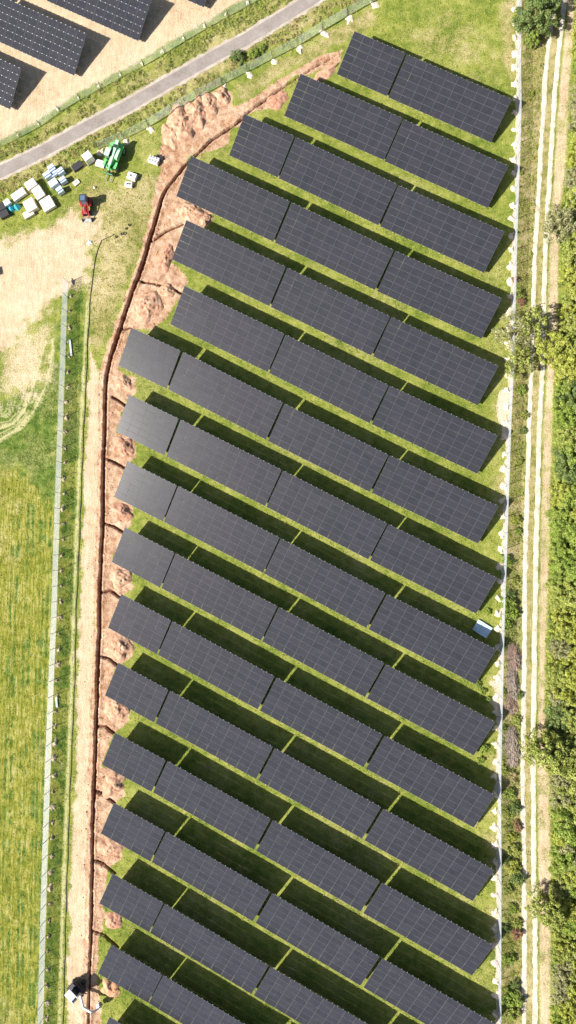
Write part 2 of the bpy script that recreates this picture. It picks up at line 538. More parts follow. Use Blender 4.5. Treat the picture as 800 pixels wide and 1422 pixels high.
# heights
Z = (nz1 - .5) * .18 + (nz2 - .5) * .07 + (nz3 - .5) * .035
flat = np.clip(1 - line_mask(ROAD, 2.4, 1.2, 0) - line_mask(RUT1, .9, .6, 0) - line_mask(RUT2, .9, .6, 0), 0, 1)
Z = Z * flat
Z += clay * ((nz3 - .5) * .16 + (nz2 - .5) * .22)
rough_far = np.exp(-np.maximum(0, np.maximum(np.abs(Xf + 10) - 62, np.abs(Yf - 8) - 98)) / 20)
Z *= rough_far
trench_dark = np.zeros(Xf.shape)  # mask for the darker red inside the trench and its branches
TP = gp(TRENCH)
k = near(TP, 2)
dd, ww = d_line(Xf[k], Yf[k], TP, [q * .74 for q in TR_W])
ww = ww + (nz3[k] - .5) * .22 + (fbm(Xf[k], Yf[k], .35, 21, 2) - .5) * .12
cut = np.clip((ww - dd) / .10 + .5, 0, 1)
lip = np.exp(-((dd - ww - .28) / .16) ** 2) * .10 * (.4 + nz2[k])
Z[k] += -cut * (.35 + ww * 2.0) + lip
trench_dark[k] = np.clip((ww + .06 - dd) / .12, 0, 1)
for b in BRANCH:
    BP = gp(b)
    k = near(BP, 2)
    dd = d_line(Xf[k], Yf[k], BP) + (nz3[k] - .5) * .12
    Z[k] -= np.clip((.2 - dd) / .1 + .5, 0, 1) * np.clip(.6, 0, 1) * (1 - trench_dark[k])
    trench_dark[k] = mx(trench_dark[k], np.clip((.24 - dd) / .12, 0, 1))

V = np.stack([Xf, Yf, Z], 1)
ny, nx = shape
idx = np.arange(nx * ny).reshape(ny, nx)
Fq = np.stack([idx[:-1, :-1].ravel(), idx[:-1, 1:].ravel(), idx[1:, 1:].ravel(), idx[1:, :-1].ravel()], 1)


def zat(x, y):
    i = min(max(np.searchsorted(ux, x) - 1, 0), nx - 2)
    j = min(max(np.searchsorted(uy, y) - 1, 0), ny - 2)
    return float(Z[j * nx + i])


# ground material
m, nt, N, L, B = mat_new('grass_and_soil')
ge = N.new('ShaderNodeNewGeometry')
P_ = ge.outputs['Position']
a1 = N.new('ShaderNodeAttribute'); a1.attribute_name = 'cover_a'
a2 = N.new('ShaderNodeAttribute'); a2.attribute_name = 'cover_b'
s1 = N.new('ShaderNodeSeparateColor'); L.new(a1.outputs['Color'], s1.inputs['Color'])
s2 = N.new('ShaderNodeSeparateColor'); L.new(a2.outputs['Color'], s2.inputs['Color'])
n_big = noise_node(N, L, P_, .16, 5, .55, .3)
n_mid = noise_node(N, L, P_, .9, 6, .62, .2)
n_fine = noise_node(N, L, P_, 5.0, 6, .7)
n_tiny = noise_node(N, L, P_, 16.0, 3, .7)
mp = N.new('ShaderNodeMapping'); mp.inputs['Scale'].default_value = (2.6, .28, 1); mp.inputs['Rotation'].default_value = (0, 0, R_(-2.5))
L.new(P_, mp.inputs['Vector'])
n_streak = noise_node(N, L, mp.outputs['Vector'], 1.3, 6, .65, .6)
gsum = mathn(N, L, 'ADD', mathn(N, L, 'MULTIPLY', n_big, .24), mathn(N, L, 'ADD', mathn(N, L, 'MULTIPLY', n_mid, .26), mathn(N, L, 'ADD', mathn(N, L, 'MULTIPLY', n_fine, .32), mathn(N, L, 'MULTIPLY', n_tiny, .18))))
gsum = mathn(N, L, 'ADD', mathn(N, L, 'MULTIPLY', mathn(N, L, 'SUBTRACT', gsum, .5), 1.55), .5)
grass_c = ramp_node(N, L, gsum, [(.32, (.065, .115, .016)), (.43, (.165, .215, .032)), (.52, (.285, .305, .062)), (.66, (.45, .43, .14))])
lsum = mathn(N, L, 'ADD', mathn(N, L, 'MULTIPLY', n_mid, .42), mathn(N, L, 'ADD', mathn(N, L, 'MULTIPLY', n_fine, .38), mathn(N, L, 'MULTIPLY', n_tiny, .20)))
lsum = mathn(N, L, 'ADD', mathn(N, L, 'MULTIPLY', mathn(N, L, 'SUBTRACT', lsum, .5), 1.4), .5)
lush_c = ramp_node(N, L, lsum, [(.38, (.04, .08, .012)), (.48, (.10, .165, .025)), (.55, (.17, .225, .045)), (.64, (.27, .29, .09))])
fsum = mathn(N, L, 'ADD', mathn(N, L, 'MULTIPLY', n_streak, .44), mathn(N, L, 'ADD', mathn(N, L, 'MULTIPLY', n_fine, .26), mathn(N, L, 'ADD', mathn(N, L, 'MULTIPLY', n_mid, .24), mathn(N, L, 'MULTIPLY', n_big, .16))))
fsum = mathn(N, L, 'ADD', mathn(N, L, 'MULTIPLY', mathn(N, L, 'SUBTRACT', fsum, .53), 1.9), .5)
field_c = ramp_node(N, L, fsum, [(.28, (.055, .085, .010)), (.40, (.13, .155, .017)), (.51, (.225, .235, .032)), (.60, (.33, .31, .065)), (.72, (.47, .44, .19))])
dry_c = ramp_node(N, L, gsum, [(.40, (.17, .18, .045)), (.47, (.33, .29, .10)), (.54, (.46, .38, .19)), (.62, (.58, .48, .28))])
sand_c = ramp_node(N, L, mathn(N, L, 'ADD', mathn(N, L, 'MULTIPLY', gsum, .62), mathn(N, L, 'MULTIPLY', n_streak, .38)), [(.38, (.44, .31, .18)), (.46, (.60, .45, .29)), (.55, (.68, .54, .37)), (.64, (.76, .63, .46))])
clay_c = ramp_node(N, L, mathn(N, L, 'ADD', mathn(N, L, 'MULTIPLY', gsum, .6), mathn(N, L, 'MULTIPLY', lsum, .4)), [(.36, (.26, .12, .065)), (.45, (.46, .265, .16)), (.54, (.60, .41, .275)), (.68, (.74, .58, .42))])
trench_dark_c = ramp_node(N, L, n_fine, [(.35, (.12, .045, .03)), (.6, (.26, .11, .07))])  # dark red soil tones used in the trench cuts
foot_c = ramp_node(N, L, n_fine, [(.35, (.50, .40, .27)), (.6, (.72, .63, .50))])
jit = mathn(N, L, 'MULTIPLY', mathn(N, L, 'SUBTRACT', mathn(N, L, 'ADD', mathn(N, L, 'MULTIPLY', n_fine, .6), mathn(N, L, 'MULTIPLY', n_tiny, .4)), .5), 1.5)


def msk(sock, lo=.35, hi=.65, j=1.0):
    return maprange(N, L, mathn(N, L, 'ADD', sock, mathn(N, L, 'MULTIPLY', mathn(N, L, 'MULTIPLY', jit, j), maprange(N, L, sock, 0.02, .12))), lo, hi)


c = mixc(N, L, msk(s2.outputs['Red']), grass_c, field_c)
c = mixc(N, L, msk(s2.outputs['Green']), c, lush_c)
c = mixc(N, L, msk(s1.outputs['Blue'], .2, .9), c, dry_c)
c = mixc(N, L, msk(s2.outputs['Blue'], .3, .9), c, (.50, .47, .23))
c = mixc(N, L, msk(s1.outputs['Red'], .3, .7), c, sand_c)
c = mixc(N, L, msk(s1.outputs['Green'], .35, .65), c, clay_c)
c = mixc(N, L, msk(a2.outputs['Alpha'], .35, .65, .6), c, foot_c)
c = mixc(N, L, maprange(N, L, a1.outputs['Alpha'], .3, .7), c, trench_dark_c)
L.new(c, B.inputs['Base Color'])
B.inputs['Roughness'].default_value = .95
B.inputs['Specular IOR Level'].default_value = .1
bp = N.new('ShaderNodeBump'); bp.inputs['Strength'].default_value = .85; bp.inputs['Distance'].default_value = .30
L.new(mathn(N, L, 'ADD', mathn(N, L, 'MULTIPLY', n_fine, .8), mathn(N, L, 'MULTIPLY', n_tiny, .4)), bp.inputs['Height'])
L.new(bp.outputs['Normal'], B.inputs['Normal'])
M_GROUND = m
me = np_mesh('ground', V, Fq, [M_GROUND], smooth=True)
for nm, ch in (('cover_a', (mx(sand, sand_r * (.55 + .6 * (nz2 - .35))), clay, dry, trench_dark)), ('cover_b', (field, mx(lush, streak_d), mx(pale * .9, arcs), foot))):
    at = me.attributes.new(nm, 'FLOAT_COLOR', 'POINT')
    at.data.foreach_set('color', np.stack(ch, 1).astype(np.float32).ravel())
tag(link('ground', me), kind='structure')


# ------------------------------------------------------------------ road and wheel tracks: sheets just above the ground
def ribbon(name, P, half, z, mat, jag=.0, seed=0, step=.25, off=0.0, thick=0.0):
    pts = resample(P, step)
    n = len(pts)
    A = np.array([[p.x, p.y] for p in pts])
    T = np.gradient(A, axis=0)
    k = 9
    Tp = np.pad(T, ((k, k), (0, 0)), 'edge')
    T = np.stack([np.convolve(Tp[:, i], np.ones(2 * k + 1) / (2 * k + 1), 'valid') for i in (0, 1)], 1)
    T /= np.linalg.norm(T, axis=1)[:, None]
    Nn = np.stack([-T[:, 1], T[:, 0]], 1)
    s = np.arange(n) * step
    cols = 5
    VV = []
    for q in range(cols):
        u = q / (cols - 1) * 2 - 1
        wl_ = half + jag * (fbm(s, s * 0 + seed * 5.1 + (3 if u > 0 else 0), .8, seed, 4) - .5) * 2 if abs(u) == 1 else half
        p = A + Nn * (off + u * wl_)[:, None] if not np.isscalar(wl_) else A + Nn * (off + u * wl_)
        zz = np.full(n, z) if abs(u) < 1 else np.full(n, z - thick)
        VV.append(np.column_stack([p, zz]))
    VV = np.stack(VV, 1).reshape(-1, 3)
    ii = np.arange(n * cols).reshape(n, cols)
    F = np.stack([ii[:-1, :-1].ravel(), ii[1:, :-1].ravel(), ii[1:, 1:].ravel(), ii[:-1, 1:].ravel()], 1)[:, ::-1]
    o = link(name, np_mesh(name, VV, F, [mat]))
    return tag(o, kind='structure')


def grainy(name, stops, scale=3.0, bump=.03):
    m, nt, N, L, B = mat_new(name)
    ge = N.new('ShaderNodeNewGeometry')
    a = noise_node(N, L, ge.outputs['Position'], scale * .25, 5, .6)
    b = noise_node(N, L, ge.outputs['Position'], scale * 3, 5, .7)
    s = mathn(N, L, 'ADD', mathn(N, L, 'MULTIPLY', a, .5), mathn(N, L, 'MULTIPLY', b, .5))
    L.new(ramp_node(N, L, s, stops), B.inputs['Base Color'])
    B.inputs['Roughness'].default_value = .9
    B.inputs['Specular IOR Level'].default_value = .2
    bp = N.new('ShaderNodeBump'); bp.inputs['Strength'].default_value = .5; bp.inputs['Distance'].default_value = bump
    L.new(b, bp.inputs['Height'])
    L.new(bp.outputs['Normal'], B.inputs['Normal'])
    return m


M_ASPH = grainy('worn_asphalt', [(.36, (.19, .16, .14)), (.46, (.255, .222, .20)), (.55, (.29, .255, .235)), (.66, (.37, .33, .30))], 1.6)
M_SHOULDER = grainy('road_shoulder', [(.38, (.30, .25, .20)), (.5, (.42, .36, .30)), (.62, (.54, .47, .40))])
M_GRAVEL = grainy('white_gravel', [(.38, (.36, .30, .20)), (.46, (.54, .48, .37)), (.6, (.66, .61, .51))])
ribbon('road_shoulder', ROAD, 1.5, .055, M_SHOULDER, .35, 3, thick=.02)
ribbon('road', ROAD, 1.0, .075, M_ASPH, .06, 4)
ribbon('track', RUT1, .33, .05, M_GRAVEL, .20, 5, thick=.03)
ribbon('track', RUT2, .35, .05, M_GRAVEL, .17, 6, thick=.03)

# ------------------------------------------------------------------ solar tables
TILT = 0.306612
MOD_L, MOD_W = 1.785, 6.4666 / 6
HC = 0.8 + 3.2333 * math.sin(TILT)
ORD = ['zeroth', 'first', 'second', 'third', 'fourth', 'fifth', 'sixth', 'seventh', 'eighth', 'ninth', 'tenth', 'eleventh', 'twelfth', 'thirteenth', 'fourteenth', 'fifteenth', 'sixteenth', 'seventeenth']

m, nt, N, L, B = mat_new('module_glass')
oi = N.new('ShaderNodeObjectInfo')
tc = N.new('ShaderNodeTexCoord')
ge = N.new('ShaderNodeNewGeometry')
sx = N.new('ShaderNodeSeparateXYZ'); L.new(tc.outputs['Object'], sx.inputs['Vector'])


def gridline(sock, pitch, w):
    f = mathn(N, L, 'FRACT', mathn(N, L, 'ADD', mathn(N, L, 'DIVIDE', sock, pitch), 100.0))
    d = mathn(N, L, 'ABSOLUTE', mathn(N, L, 'SUBTRACT', f, .5))
    return mathn(N, L, 'GREATER_THAN', d, .5 - w / pitch / 2)


ln = mathn(N, L, 'MAXIMUM', gridline(sx.outputs['X'], .0865, .003), gridline(sx.outputs['Y'], .173, .003))
base = mixc(N, L, oi.outputs['Random'], (.014, .015, .021), (.021, .021, .028))
nd = noise_node(N, L, ge.outputs['Position'], 1.1, 5, .65)
nd2 = noise_node(N, L, ge.outputs['Position'], 9.0, 4, .7)
dust = maprange(N, L, mathn(N, L, 'ADD', mathn(N, L, 'MULTIPLY', nd, .5), mathn(N, L, 'MULTIPLY', nd2, .5)), .38, .68, 0.06, .16)
base = mixc(N, L, dust, base, (.15, .145, .16))
base = mixc(N, L, ln, base, (.07, .07, .08))
L.new(base, B.inputs['Base Color'])
B.inputs['Roughness'].default_value = .2
B.inputs['Specular IOR Level'].default_value = .43
M_GLASS = m
M_FRAME = plain('module_frame', (.118, .118, .132), .6, .0, .08, spec=.3)
M_ALU = plain('galvanised_steel', (.55, .56, .58), .6, .2, .1)
M_CLAMP = plain('bright_clamp', (.85, .85, .85), .35, .5, .05)
M_POST = plain('steel_post', (.42, .43, .44), .5, .7, .15)

mb = MB()
lx, ly = MOD_L - .022, MOD_W - .022
fw = .014
for (x0, x1, y0, y1) in ((-lx / 2, lx / 2, -ly / 2, -ly / 2 + fw), (-lx / 2, lx / 2, ly / 2 - fw, ly / 2), (-lx / 2, -lx / 2 + fw, -ly / 2 + fw, ly / 2 - fw), (lx / 2 - fw, lx / 2, -ly / 2 + fw, ly / 2 - fw)):
    mb.box(((x0 + x1) / 2, (y0 + y1) / 2, -.0175), (x1 - x0, y1 - y0, .035), M_FRAME)
mb.box((0, 0, -.009), (lx - 2 * fw, ly - 2 * fw, .008), M_GLASS)
ME_MODULE = mb.mesh('solar_module')
mb = MB(); mb.box((0, 0, -.075), (.05, 6.62, .07), M_ALU)
for q in (6,):
    mb.box((0, (q - 3) * MOD_W + (.0 if q == 0 else -.0), -.01), (.045, .05, .03), M_ALU)
ME_RAIL = mb.mesh('rail')
mb = MB(); mb.box((0, 0, -.075), (.05, 6.70, .07), M_ALU)
for q in range(7):
    mb.box((0, (q - 3) * MOD_W, .004), (.085, .10, .03), M_CLAMP)
ME_RAIL2 = mb.mesh('rail')


def beam_mesh(n):
    mb = MB(); mb.box((0, 0, -.17), (n * MOD_L - .1, .09, .12), M_ALU)
    return mb.mesh('beam')


BEAM = {5: beam_mesh(5), 10: beam_mesh(10), 20: beam_mesh(20)}
LEGM = {}
for key, h in (('lo', HC - 1.85 * math.sin(TILT) - .22), ('hi', HC + 1.85 * math.sin(TILT) - .22)):
    mb = MB(); mb.box((0, 0, h / 2 - .3), (.10, .06, h + .6), M_POST)
    LEGM[key] = mb.mesh('leg')
ct, st = math.cos(TILT), math.sin(TILT)


def solar_table(x, y, dz, yaw, roll, n, label, group, rails=ME_RAIL):
    t = empty('solar_table', (x, y, dz), 0, label, 'solar table', group)
    t.rotation_mode = 'XYZ'
    t.rotation_euler = (0, -roll, yaw)

    def on(name, me, s, v, rx=TILT):
        return link(name, me, t, (s, v * ct, HC + v * st), (rx, 0, 0))
    for i in range(n):
        s = (i - (n - 1) / 2) * MOD_L
        for j in range(6):
            on('solar_module', ME_MODULE, s, (j - 2.5) * MOD_W)
        for q in (-.45, .45):
            on('rail', rails, s + q, 0)
    for v in (-1.85, 1.85):
        on('beam', BEAM[n], 0, v)
    k = max(2, n // 2)
    for i in range(k):
        s = ((i + .5) / k - .5) * n * MOD_L
        link('leg', LEGM['lo'], t, (s, -1.85 * ct, 0))
        link('leg', LEGM['hi'], t, (s, 1.85 * ct, 0))
    return t


TABLES = [
    (1,0,5,3.339,76.59,0.004,-0.4809,-0.0039), (1,1,10,15.466,70.148,0.006,-0.4752,-0.0101), (2,0,10,-1.181,68.182,-0.019,-0.4741,-0.0068),
    (2,1,10,14.816,59.702,0.001,-0.4796,-0.0083), (3,0,5,-14.122,64.176,-0.005,-0.4726,-0.0005), (3,1,10,-2.052,57.729,0.011,-0.4859,-0.0089),
    (3,2,10,14.063,49.317,-0.028,-0.471,0.0016), (4,0,10,-18.813,55.715,0.015,-0.4773,-0.0051), (4,1,10,-2.67,47.273,0.002,-0.4811,-0.0033),
    (4,2,10,13.511,38.94,-0.009,-0.4671,0.0001), (5,0,10,-19.455,45.241,0.015,-0.4762,-0.0071), (5,1,10,-3.32,36.842,-0.011,-0.4799,0.0003),
    (5,2,10,12.808,28.582,-0.03,-0.4685,0.0017), (6,0,10,-19.655,34.58,0.002,-0.4763,-0.0019), (6,1,10,-3.619,26.203,-0.026,-0.4845,0.0017),
    (6,2,10,12.53,17.969,-0.031,-0.4603,0.0013), (7,0,5,-32.12,30.205,0.006,-0.4586,-0.0025), (7,1,10,-19.885,23.882,0.021,-0.4859,-0.0074),
    (7,2,10,-3.74,15.416,-0.013,-0.476,0.0011), (7,3,10,12.477,7.296,-0.032,-0.4567,-0.0003), (8,0,5,-32.349,19.428,0.008,-0.4633,-0.0021),
    (8,1,10,-20.071,13.251,0.005,-0.47,-0.001), (8,2,10,-3.972,4.992,-0.025,-0.4783,0.0012), (8,3,10,12.126,-3.243,-0.03,-0.4686,-0.0031),
    (9,0,5,-32.529,8.894,-0.004,-0.464,0.0019), (9,1,10,-20.378,2.802,-0.018,-0.4701,0.0033), (9,2,10,-4.334,-5.478,-0.014,-0.4816,0.0004),
    (9,3,10,11.839,-13.8,0.006,-0.4685,0.0006), (10,0,5,-32.814,-1.578,-0.012,-0.4678,0.0039), (10,1,10,-20.703,-7.705,-0.021,-0.4686,0.0024),
    (10,2,10,-4.589,-15.959,0.005,-0.4784,0.0007), (10,3,10,11.537,-24.302,-0.015,-0.4752,-0.0033), (11,0,5,-33.268,-12.022,-0.032,-0.4664,0.0045),
    (11,1,10,-21.138,-18.214,0.002,-0.4746,-0.0002), (11,2,10,-4.917,-26.526,0.017,-0.473,0.001), (11,3,10,11.343,-34.868,0.03,-0.4702,0.0087),
    (12,0,5,-33.614,-22.632,-0.011,-0.4696,-0.0003), (12,1,10,-21.395,-28.818,-0.006,-0.4709,-0.0007), (12,2,10,-5.192,-37.114,0.024,-0.4762,0.0035),
    (12,3,10,11.041,-45.514,0.019,-0.4726,0.0067), (13,0,5,-33.944,-33.345,-0.018,-0.4586,-0.0028), (13,1,10,-21.688,-39.444,0.011,-0.4717,-0.0011),
    (13,2,10,-5.453,-47.786,0.029,-0.477,0.0057), (13,3,10,10.803,-56.2,0.027,-0.4714,0.0073), (14,0,5,-33.997,-43.944,-0.028,-0.4597,-0.0022),
    (14,1,10,-21.792,-50.063,0.031,-0.4749,0.0014), (14,2,10,-5.536,-58.525,0.036,-0.4794,0.0098), (14,3,10,10.763,-67.034,0.029,-0.4728,0.0103),
    (15,0,5,-34.061,-54.594,-0.01,-0.4649,-0.0025), (15,1,10,-21.96,-60.764,0.007,-0.4769,0.0021), (15,2,10,-5.786,-69.116,-0.0,-0.4742,0.0),
    (15,3,10,10.44,-77.449,0.0,-0.4742,0.0), (16,0,5,-34.14,-65.14,-0.026,-0.462,-0.0031), (16,1,10,-22.05,-71.24,-0.0,-0.4743,0.0),
    (16,2,10,-5.857,-79.815,0.0,-0.4742,0.0), (17,0,5,-34.23,-75.74,-0.026,-0.462,-0.0031), (17,1,10,-22.14,-81.84,-0.0,-0.4743,0.0),
]

PLACE = ['first', 'second', 'third', 'fourth']
for (r, j, n, x, y, dz, yaw, roll) in TABLES:
    if r in (1, 3) or r >= 7:
        pos = PLACE[j] + ' table from the west end'
    else:
        pos = PLACE[j] + ' table from the west end'
    lab = ('short' if n == 5 else 'long') + ' dark solar table, ' + pos + ', ' + ORD[r] + ' row from the top'
    solar_table(x, y, dz, yaw, roll, n, lab, 'dark solar tables in the main field')

# the four tables beyond the road, with bright clamps
PHI = -0.475
for (px, py, n, where) in ((192, 57, 10, 'nearest the top edge, second from the road bend'), (103, 105, 10, 'long one in the middle'), (14, 152, 10, 'lowest one, beside the far green fence'), (283, 10, 10, 'only its corner showing at the top')):
    c = g(px, py, .85)
    u = Vector((math.cos(PHI), math.sin(PHI), 0))
    v = Vector((-math.sin(PHI), math.cos(PHI), 0))
    o = c - u * (n * MOD_L / 2) + v * (3.2333 * ct)
    solar_table(o.x, o.y, .05, PHI, 0, n, 'clamp-dotted solar table across the road, ' + where, 'solar tables across the road', ME_RAIL2)
    if n == 10:
        o2 = o - u * (n * MOD_L + .35)
        if g(0, 0).x - 12 < o2.x + 9:
            solar_table(o2.x, o2.y, .05, PHI, 0, n, 'clamp-dotted solar table across the road, west of the ' + where.split(',')[0], 'solar tables across the road', ME_RAIL2)

# ------------------------------------------------------------------ fences
M_WIRE = plain('galvanised_wire', (.60, .63, .66), .45, .25, .05)
M_WIREG = plain('green_fence_wire', (.62, .76, .68), .5, .1, .1)
M_GPOST = plain('green_fence_post', (.10, .25, .15), .5, .2, .1)


def panel_mesh(L_, H, dh, wh, dv, wv, mat):
    mb = MB()
    z = .06
    while z < H:
        mb.box((L_ / 2, 0, z), (L_ - .05, wh, wh), mat)
        z += dh
    x = dv
    while x < L_:
        mb.box((x, 0, H / 2), (wv, wv, H - .08), mat)
        x += dv
    mb.box((L_ / 2, 0, H - .02), (L_ - .05, .014, .014), mat)
    return mb.mesh('mesh_panel')


def fence(P, H, spacing, label, pm, postm, matw, dense):
    pts = resample(P, spacing)
    root = empty('fence', (*pts[0][:2], 0), 0, label, 'fence')
    mb = MB(); mb.box((0, 0, (H + .15) / 2 - .2), (.07, .07, H + .55), postm)
    pme = mb.mesh('post')
    pan = panel_mesh(spacing, H, dense[0], dense[1], dense[2], dense[3], matw)
    for i, p in enumerate(pts):
        q = p - pts[0]
        link('post', pme, root, (q.x, q.y, 0))
        if i + 1 < len(pts):
            d = pts[i + 1] - p
            link('mesh_panel', pan, root, (q.x, q.y, 0), (0, 0, math.atan2(d.y, d.x)))
    return pts


pr = fence(FR, 2.05, 2.45, 'pale wire mesh fence running beside the white gravel track', None, M_POST, M_WIRE, (.05, .0065, .12, .005))
pl = fence(FL, 2.05, 2.5, 'grey wire mesh fence along the grass field in the west', None, M_POST, M_WIRE, (.05, .0075, .12, .005))
pg = fence(FG, 1.8, 4.6, 'green wire mesh fence south of the road, next to the big spoil ridge', None, M_GPOST, M_WIREG, (.06, .0065, .12, .006))
pu = fence(FU, 1.5, 4.0, 'green wire mesh fence north of the road, edging the bare sand', None, M_GPOST, M_WIREG, (.06, .0065, .12, .006))


# ------------------------------------------------------------------ soil heaps
def heap_mesh(name, seed, mat, rx=1.0, ry=1.0, h=.5, lump=.35, rough=.5, rings=14, segs=36, ridge=False):
    """mound with an uneven outline, sunk a little into the ground"""
    rs = np.random.RandomState(seed)
    th = np.arange(segs) * 2 * math.pi / segs
    out = 1 + lump * sum(np.sin(th * k + rs.rand() * 6.3) * (rs.rand() - .2) / k ** .6 for k in (2, 3, 4, 5, 7))
    V = [(0, 0)]
    rr = np.linspace(1 / rings, 1, rings)
    pts = np.array([(r * math.cos(t) * o, r * math.sin(t) * o) for r in rr for t, o in zip(th, out)])
    pts = np.vstack([[(0, 0)], pts])
    rad = np.concatenate([[0], np.repeat(rr, segs)])
    x, y = pts[:, 0] * rx, pts[:, 1] * ry
    prof = (1 - rad ** 2) ** .9 * (0.9 - .25 * rad)
    nzv = fbm(x + seed * 3.3, y, .9, seed % 40, 4)
    n2 = fbm(x, y + seed * 1.7, .32, seed % 31 + 3, 3)
    z = h * prof * (.45 + 1.1 * nzv) + rough * h * (n2 - .5) * np.minimum(1, 6 * (1 - rad)) - .10 * rad ** 6
    x = x + (n2 - .5) * .08
    F = []
    for t in range(segs): F.append((0, 1 + t, 1 + (t + 1) % segs, 0))
    q = []
    for r in range(rings - 1):
        for t in range(segs):
            a, b = 1 + r * segs + t, 1 + r * segs + (t + 1) % segs
            q.append((a, a + segs, b + segs, b))
    me = bpy.data.meshes.new(name)
    me.from_pydata(np.stack([x, y, z], 1).tolist(), [], [(0, 1 + t, 1 + (t + 1) % segs) for t in range(segs)] + q)
    me.materials.append(mat)
    me.polygons.foreach_set('use_smooth', [True] * len(me.polygons))
    me.update()
    return me


rnd = random.Random(5)
N9 = ORD + ['eighteenth', 'nineteenth', 'twentieth']


def row_level(y):
    ys = [(g(690, q).y, i) for i, q in enumerate((70, 170, 262, 355, 446, 536, 630, 728, 826, 925, 1025, 1125, 1228, 1335, 1440)) ]
    return min(ys, key=lambda t: abs(t[0] - y))[1] + 1


def per_level():
    c = {}

    def f(y):
        k = row_level(y)
        c[k] = c.get(k, 0) + 1
        return N9[min(c[k], 19)], ORD[k]
    return f


sandm = [heap_mesh('sand_heap', 50 + i, M_SAND, .62, .58, .20, .55, .8, 8, 20) for i in range(6)]
clodm = [heap_mesh('clod_heap', 70 + i, M_CLOD, .50, .72, .26, .7, 1.6, 8, 20) for i in range(6)]
lev = per_level()
for i, p in enumerate(pr):
    s = rnd.uniform(.8, 1.12)
    o = link('sand_heap', sandm[i % 6], None, (p.x - .42 + rnd.uniform(-.1, .1), p.y + rnd.uniform(-.2, .2), 0.02), (0, 0, rnd.uniform(0, 6)), (s, s * rnd.uniform(.9, 1.15), 1))
    n_, k_ = lev(p.y)
    tag(o, f'{n_} pale sand heap down by the gravel track fence, level with the {k_} panel row', 'sand heap', 'sand heaps along the fence by the gravel track')
lev = per_level()
for i, p in enumerate(pl):
    s = rnd.uniform(.45, .95)
    o = link('clod_heap', clodm[i % 6], None, (p.x + .55 + rnd.uniform(-.1, .15), p.y + rnd.uniform(-.2, .2), 0.02), (0, 0, rnd.uniform(-.4, .4)), (s, s, 1))
    n_, k_ = lev(p.y)
    tag(o, f'{n_} heap of beige clods down the western fence, level with the {k_} panel row', 'soil heap', 'clod heaps along the western fence')
for i, p in enumerate(pg):
    d = Vector((.35, -.55, 0))
    s = rnd.uniform(1.1, 1.6)
    o = link('sand_heap', sandm[(i + 2) % 6], None, (p.x + d.x, p.y + d.y, .02), (0, 0, rnd.uniform(0, 6)), (s, s * .8, 1))
    tag(o, f'{N9[i + 1]} pale sand heap from the telehandler along the green fence south of the road', 'sand heap', 'sand heaps along the green fence')
for i, p in enumerate(pu):
    s = rnd.uniform(.45, .8)
    o = link('sand_heap', sandm[(i + 4) % 6], None, (p.x - .3, p.y + .45, .02), (0, 0, rnd.uniform(0, 6)), (s, s * .8, 1))
    tag(o, f'{N9[min(i + 1, 19)]} small sand heap from the west along the green fence north of the road', 'sand heap', 'sand heaps along the far green fence')

HEAPS = [  # px, py, rx, ry (m), height, rotation deg, material, label
    (172, 532, 1.35, 1.05, .85, -20, M_CLAY, 'knobbly reddish spoil heap below the west end of the seventh row'),
    (172, 621, 1.55, 1.45, .95, -15, M_RED, 'dark red spoil heap below the west end of the eighth row'),
    (169, 712, 1.65, 1.25, .95, -10, M_RED, 'broad red spoil heap below the west end of the ninth row'),
    (168, 803, 1.65, 1.35, .95, 10, M_CLAY, 'pinkish spoil heap below the west end of the tenth row'),
    (166, 898, 1.85, 1.7, 1.0, 0, M_CLAY, 'large pale pink spoil heap below the west end of the eleventh row'),
    (162, 985, 1.8, 1.6, .95, 0, M_CLAY, 'rounded pink spoil heap below the west end of the twelfth row'),
    (158, 1088, 1.7, 1.55, .95, 15, M_CLAY, 'grey-pink spoil heap below the west end of the thirteenth row'),
    (153, 1176, 1.8, 1.3, .8, 0, M_CLAY, 'flat rocky spoil heap below the west end of the fourteenth row'),
    (158, 1278, 1.4, 1.2, .75, 0, M_RED, 'red crumbly spoil heap below the west end of the fifteenth row'),
    (154, 1373, 1.4, 1.15, .8, -10, M_ORANGE, 'bright orange spoil heap next to the mini excavator'),
    (203, 425, 2.3, 2.3, 1.1, 30, M_CLAY, 'big lumpy spoil heap above the west end of the seventh row'),
    (232, 404, 1.3, 1.0, .8, -20, M_CLAY, 'small spoil heap touching the west end of the sixth row'),
    (231, 358, 1.0, 2.3, .8, -22, M_RED, 'long dark red spoil heap west of the fifth row'),
    (266, 296, 2.4, 1.5, 1.0, -25, M_CLAY, 'reddish spoil heap between the west ends of the fourth and fifth rows'),
    (286, 305, 1.0, .9, .9, 0, M_CLAY, 'round stony spoil heap at the corner of the fifth row'),
    (385, 140, 1.0, 2.0, .6, -50, M_RED, 'reddish crumbly spoil between the second and third rows'),
    (452, 102, .8, 2.2, .6, -55, M_CLAY, 'narrow pinkish spoil between the first and second rows'),
    (254, 172, 2.3, 2.8, 1.35, 10, M_CLAY, 'tall ridged spoil heap, widest one, beside the green fence'),
    (274, 156, 1.8, 2.4, 1.3, 15, M_CLAY, 'ridged spoil heap in the middle of the long heap by the green fence'),
    (292, 146, 1.6, 2.0, 1.1, 15, M_CLAY, 'ridged spoil heap, second from the upper end by the green fence'),
    (308, 135, 1.3, 1.4, 1.0, 0, M_CLAY, 'rounded spoil heap at the upper end of the line by the green fence'),
    (238, 188, 1.4, 2.0, .8, 20, M_CLAY, 'low spoil heap at the lower end of the line by the green fence'),
]
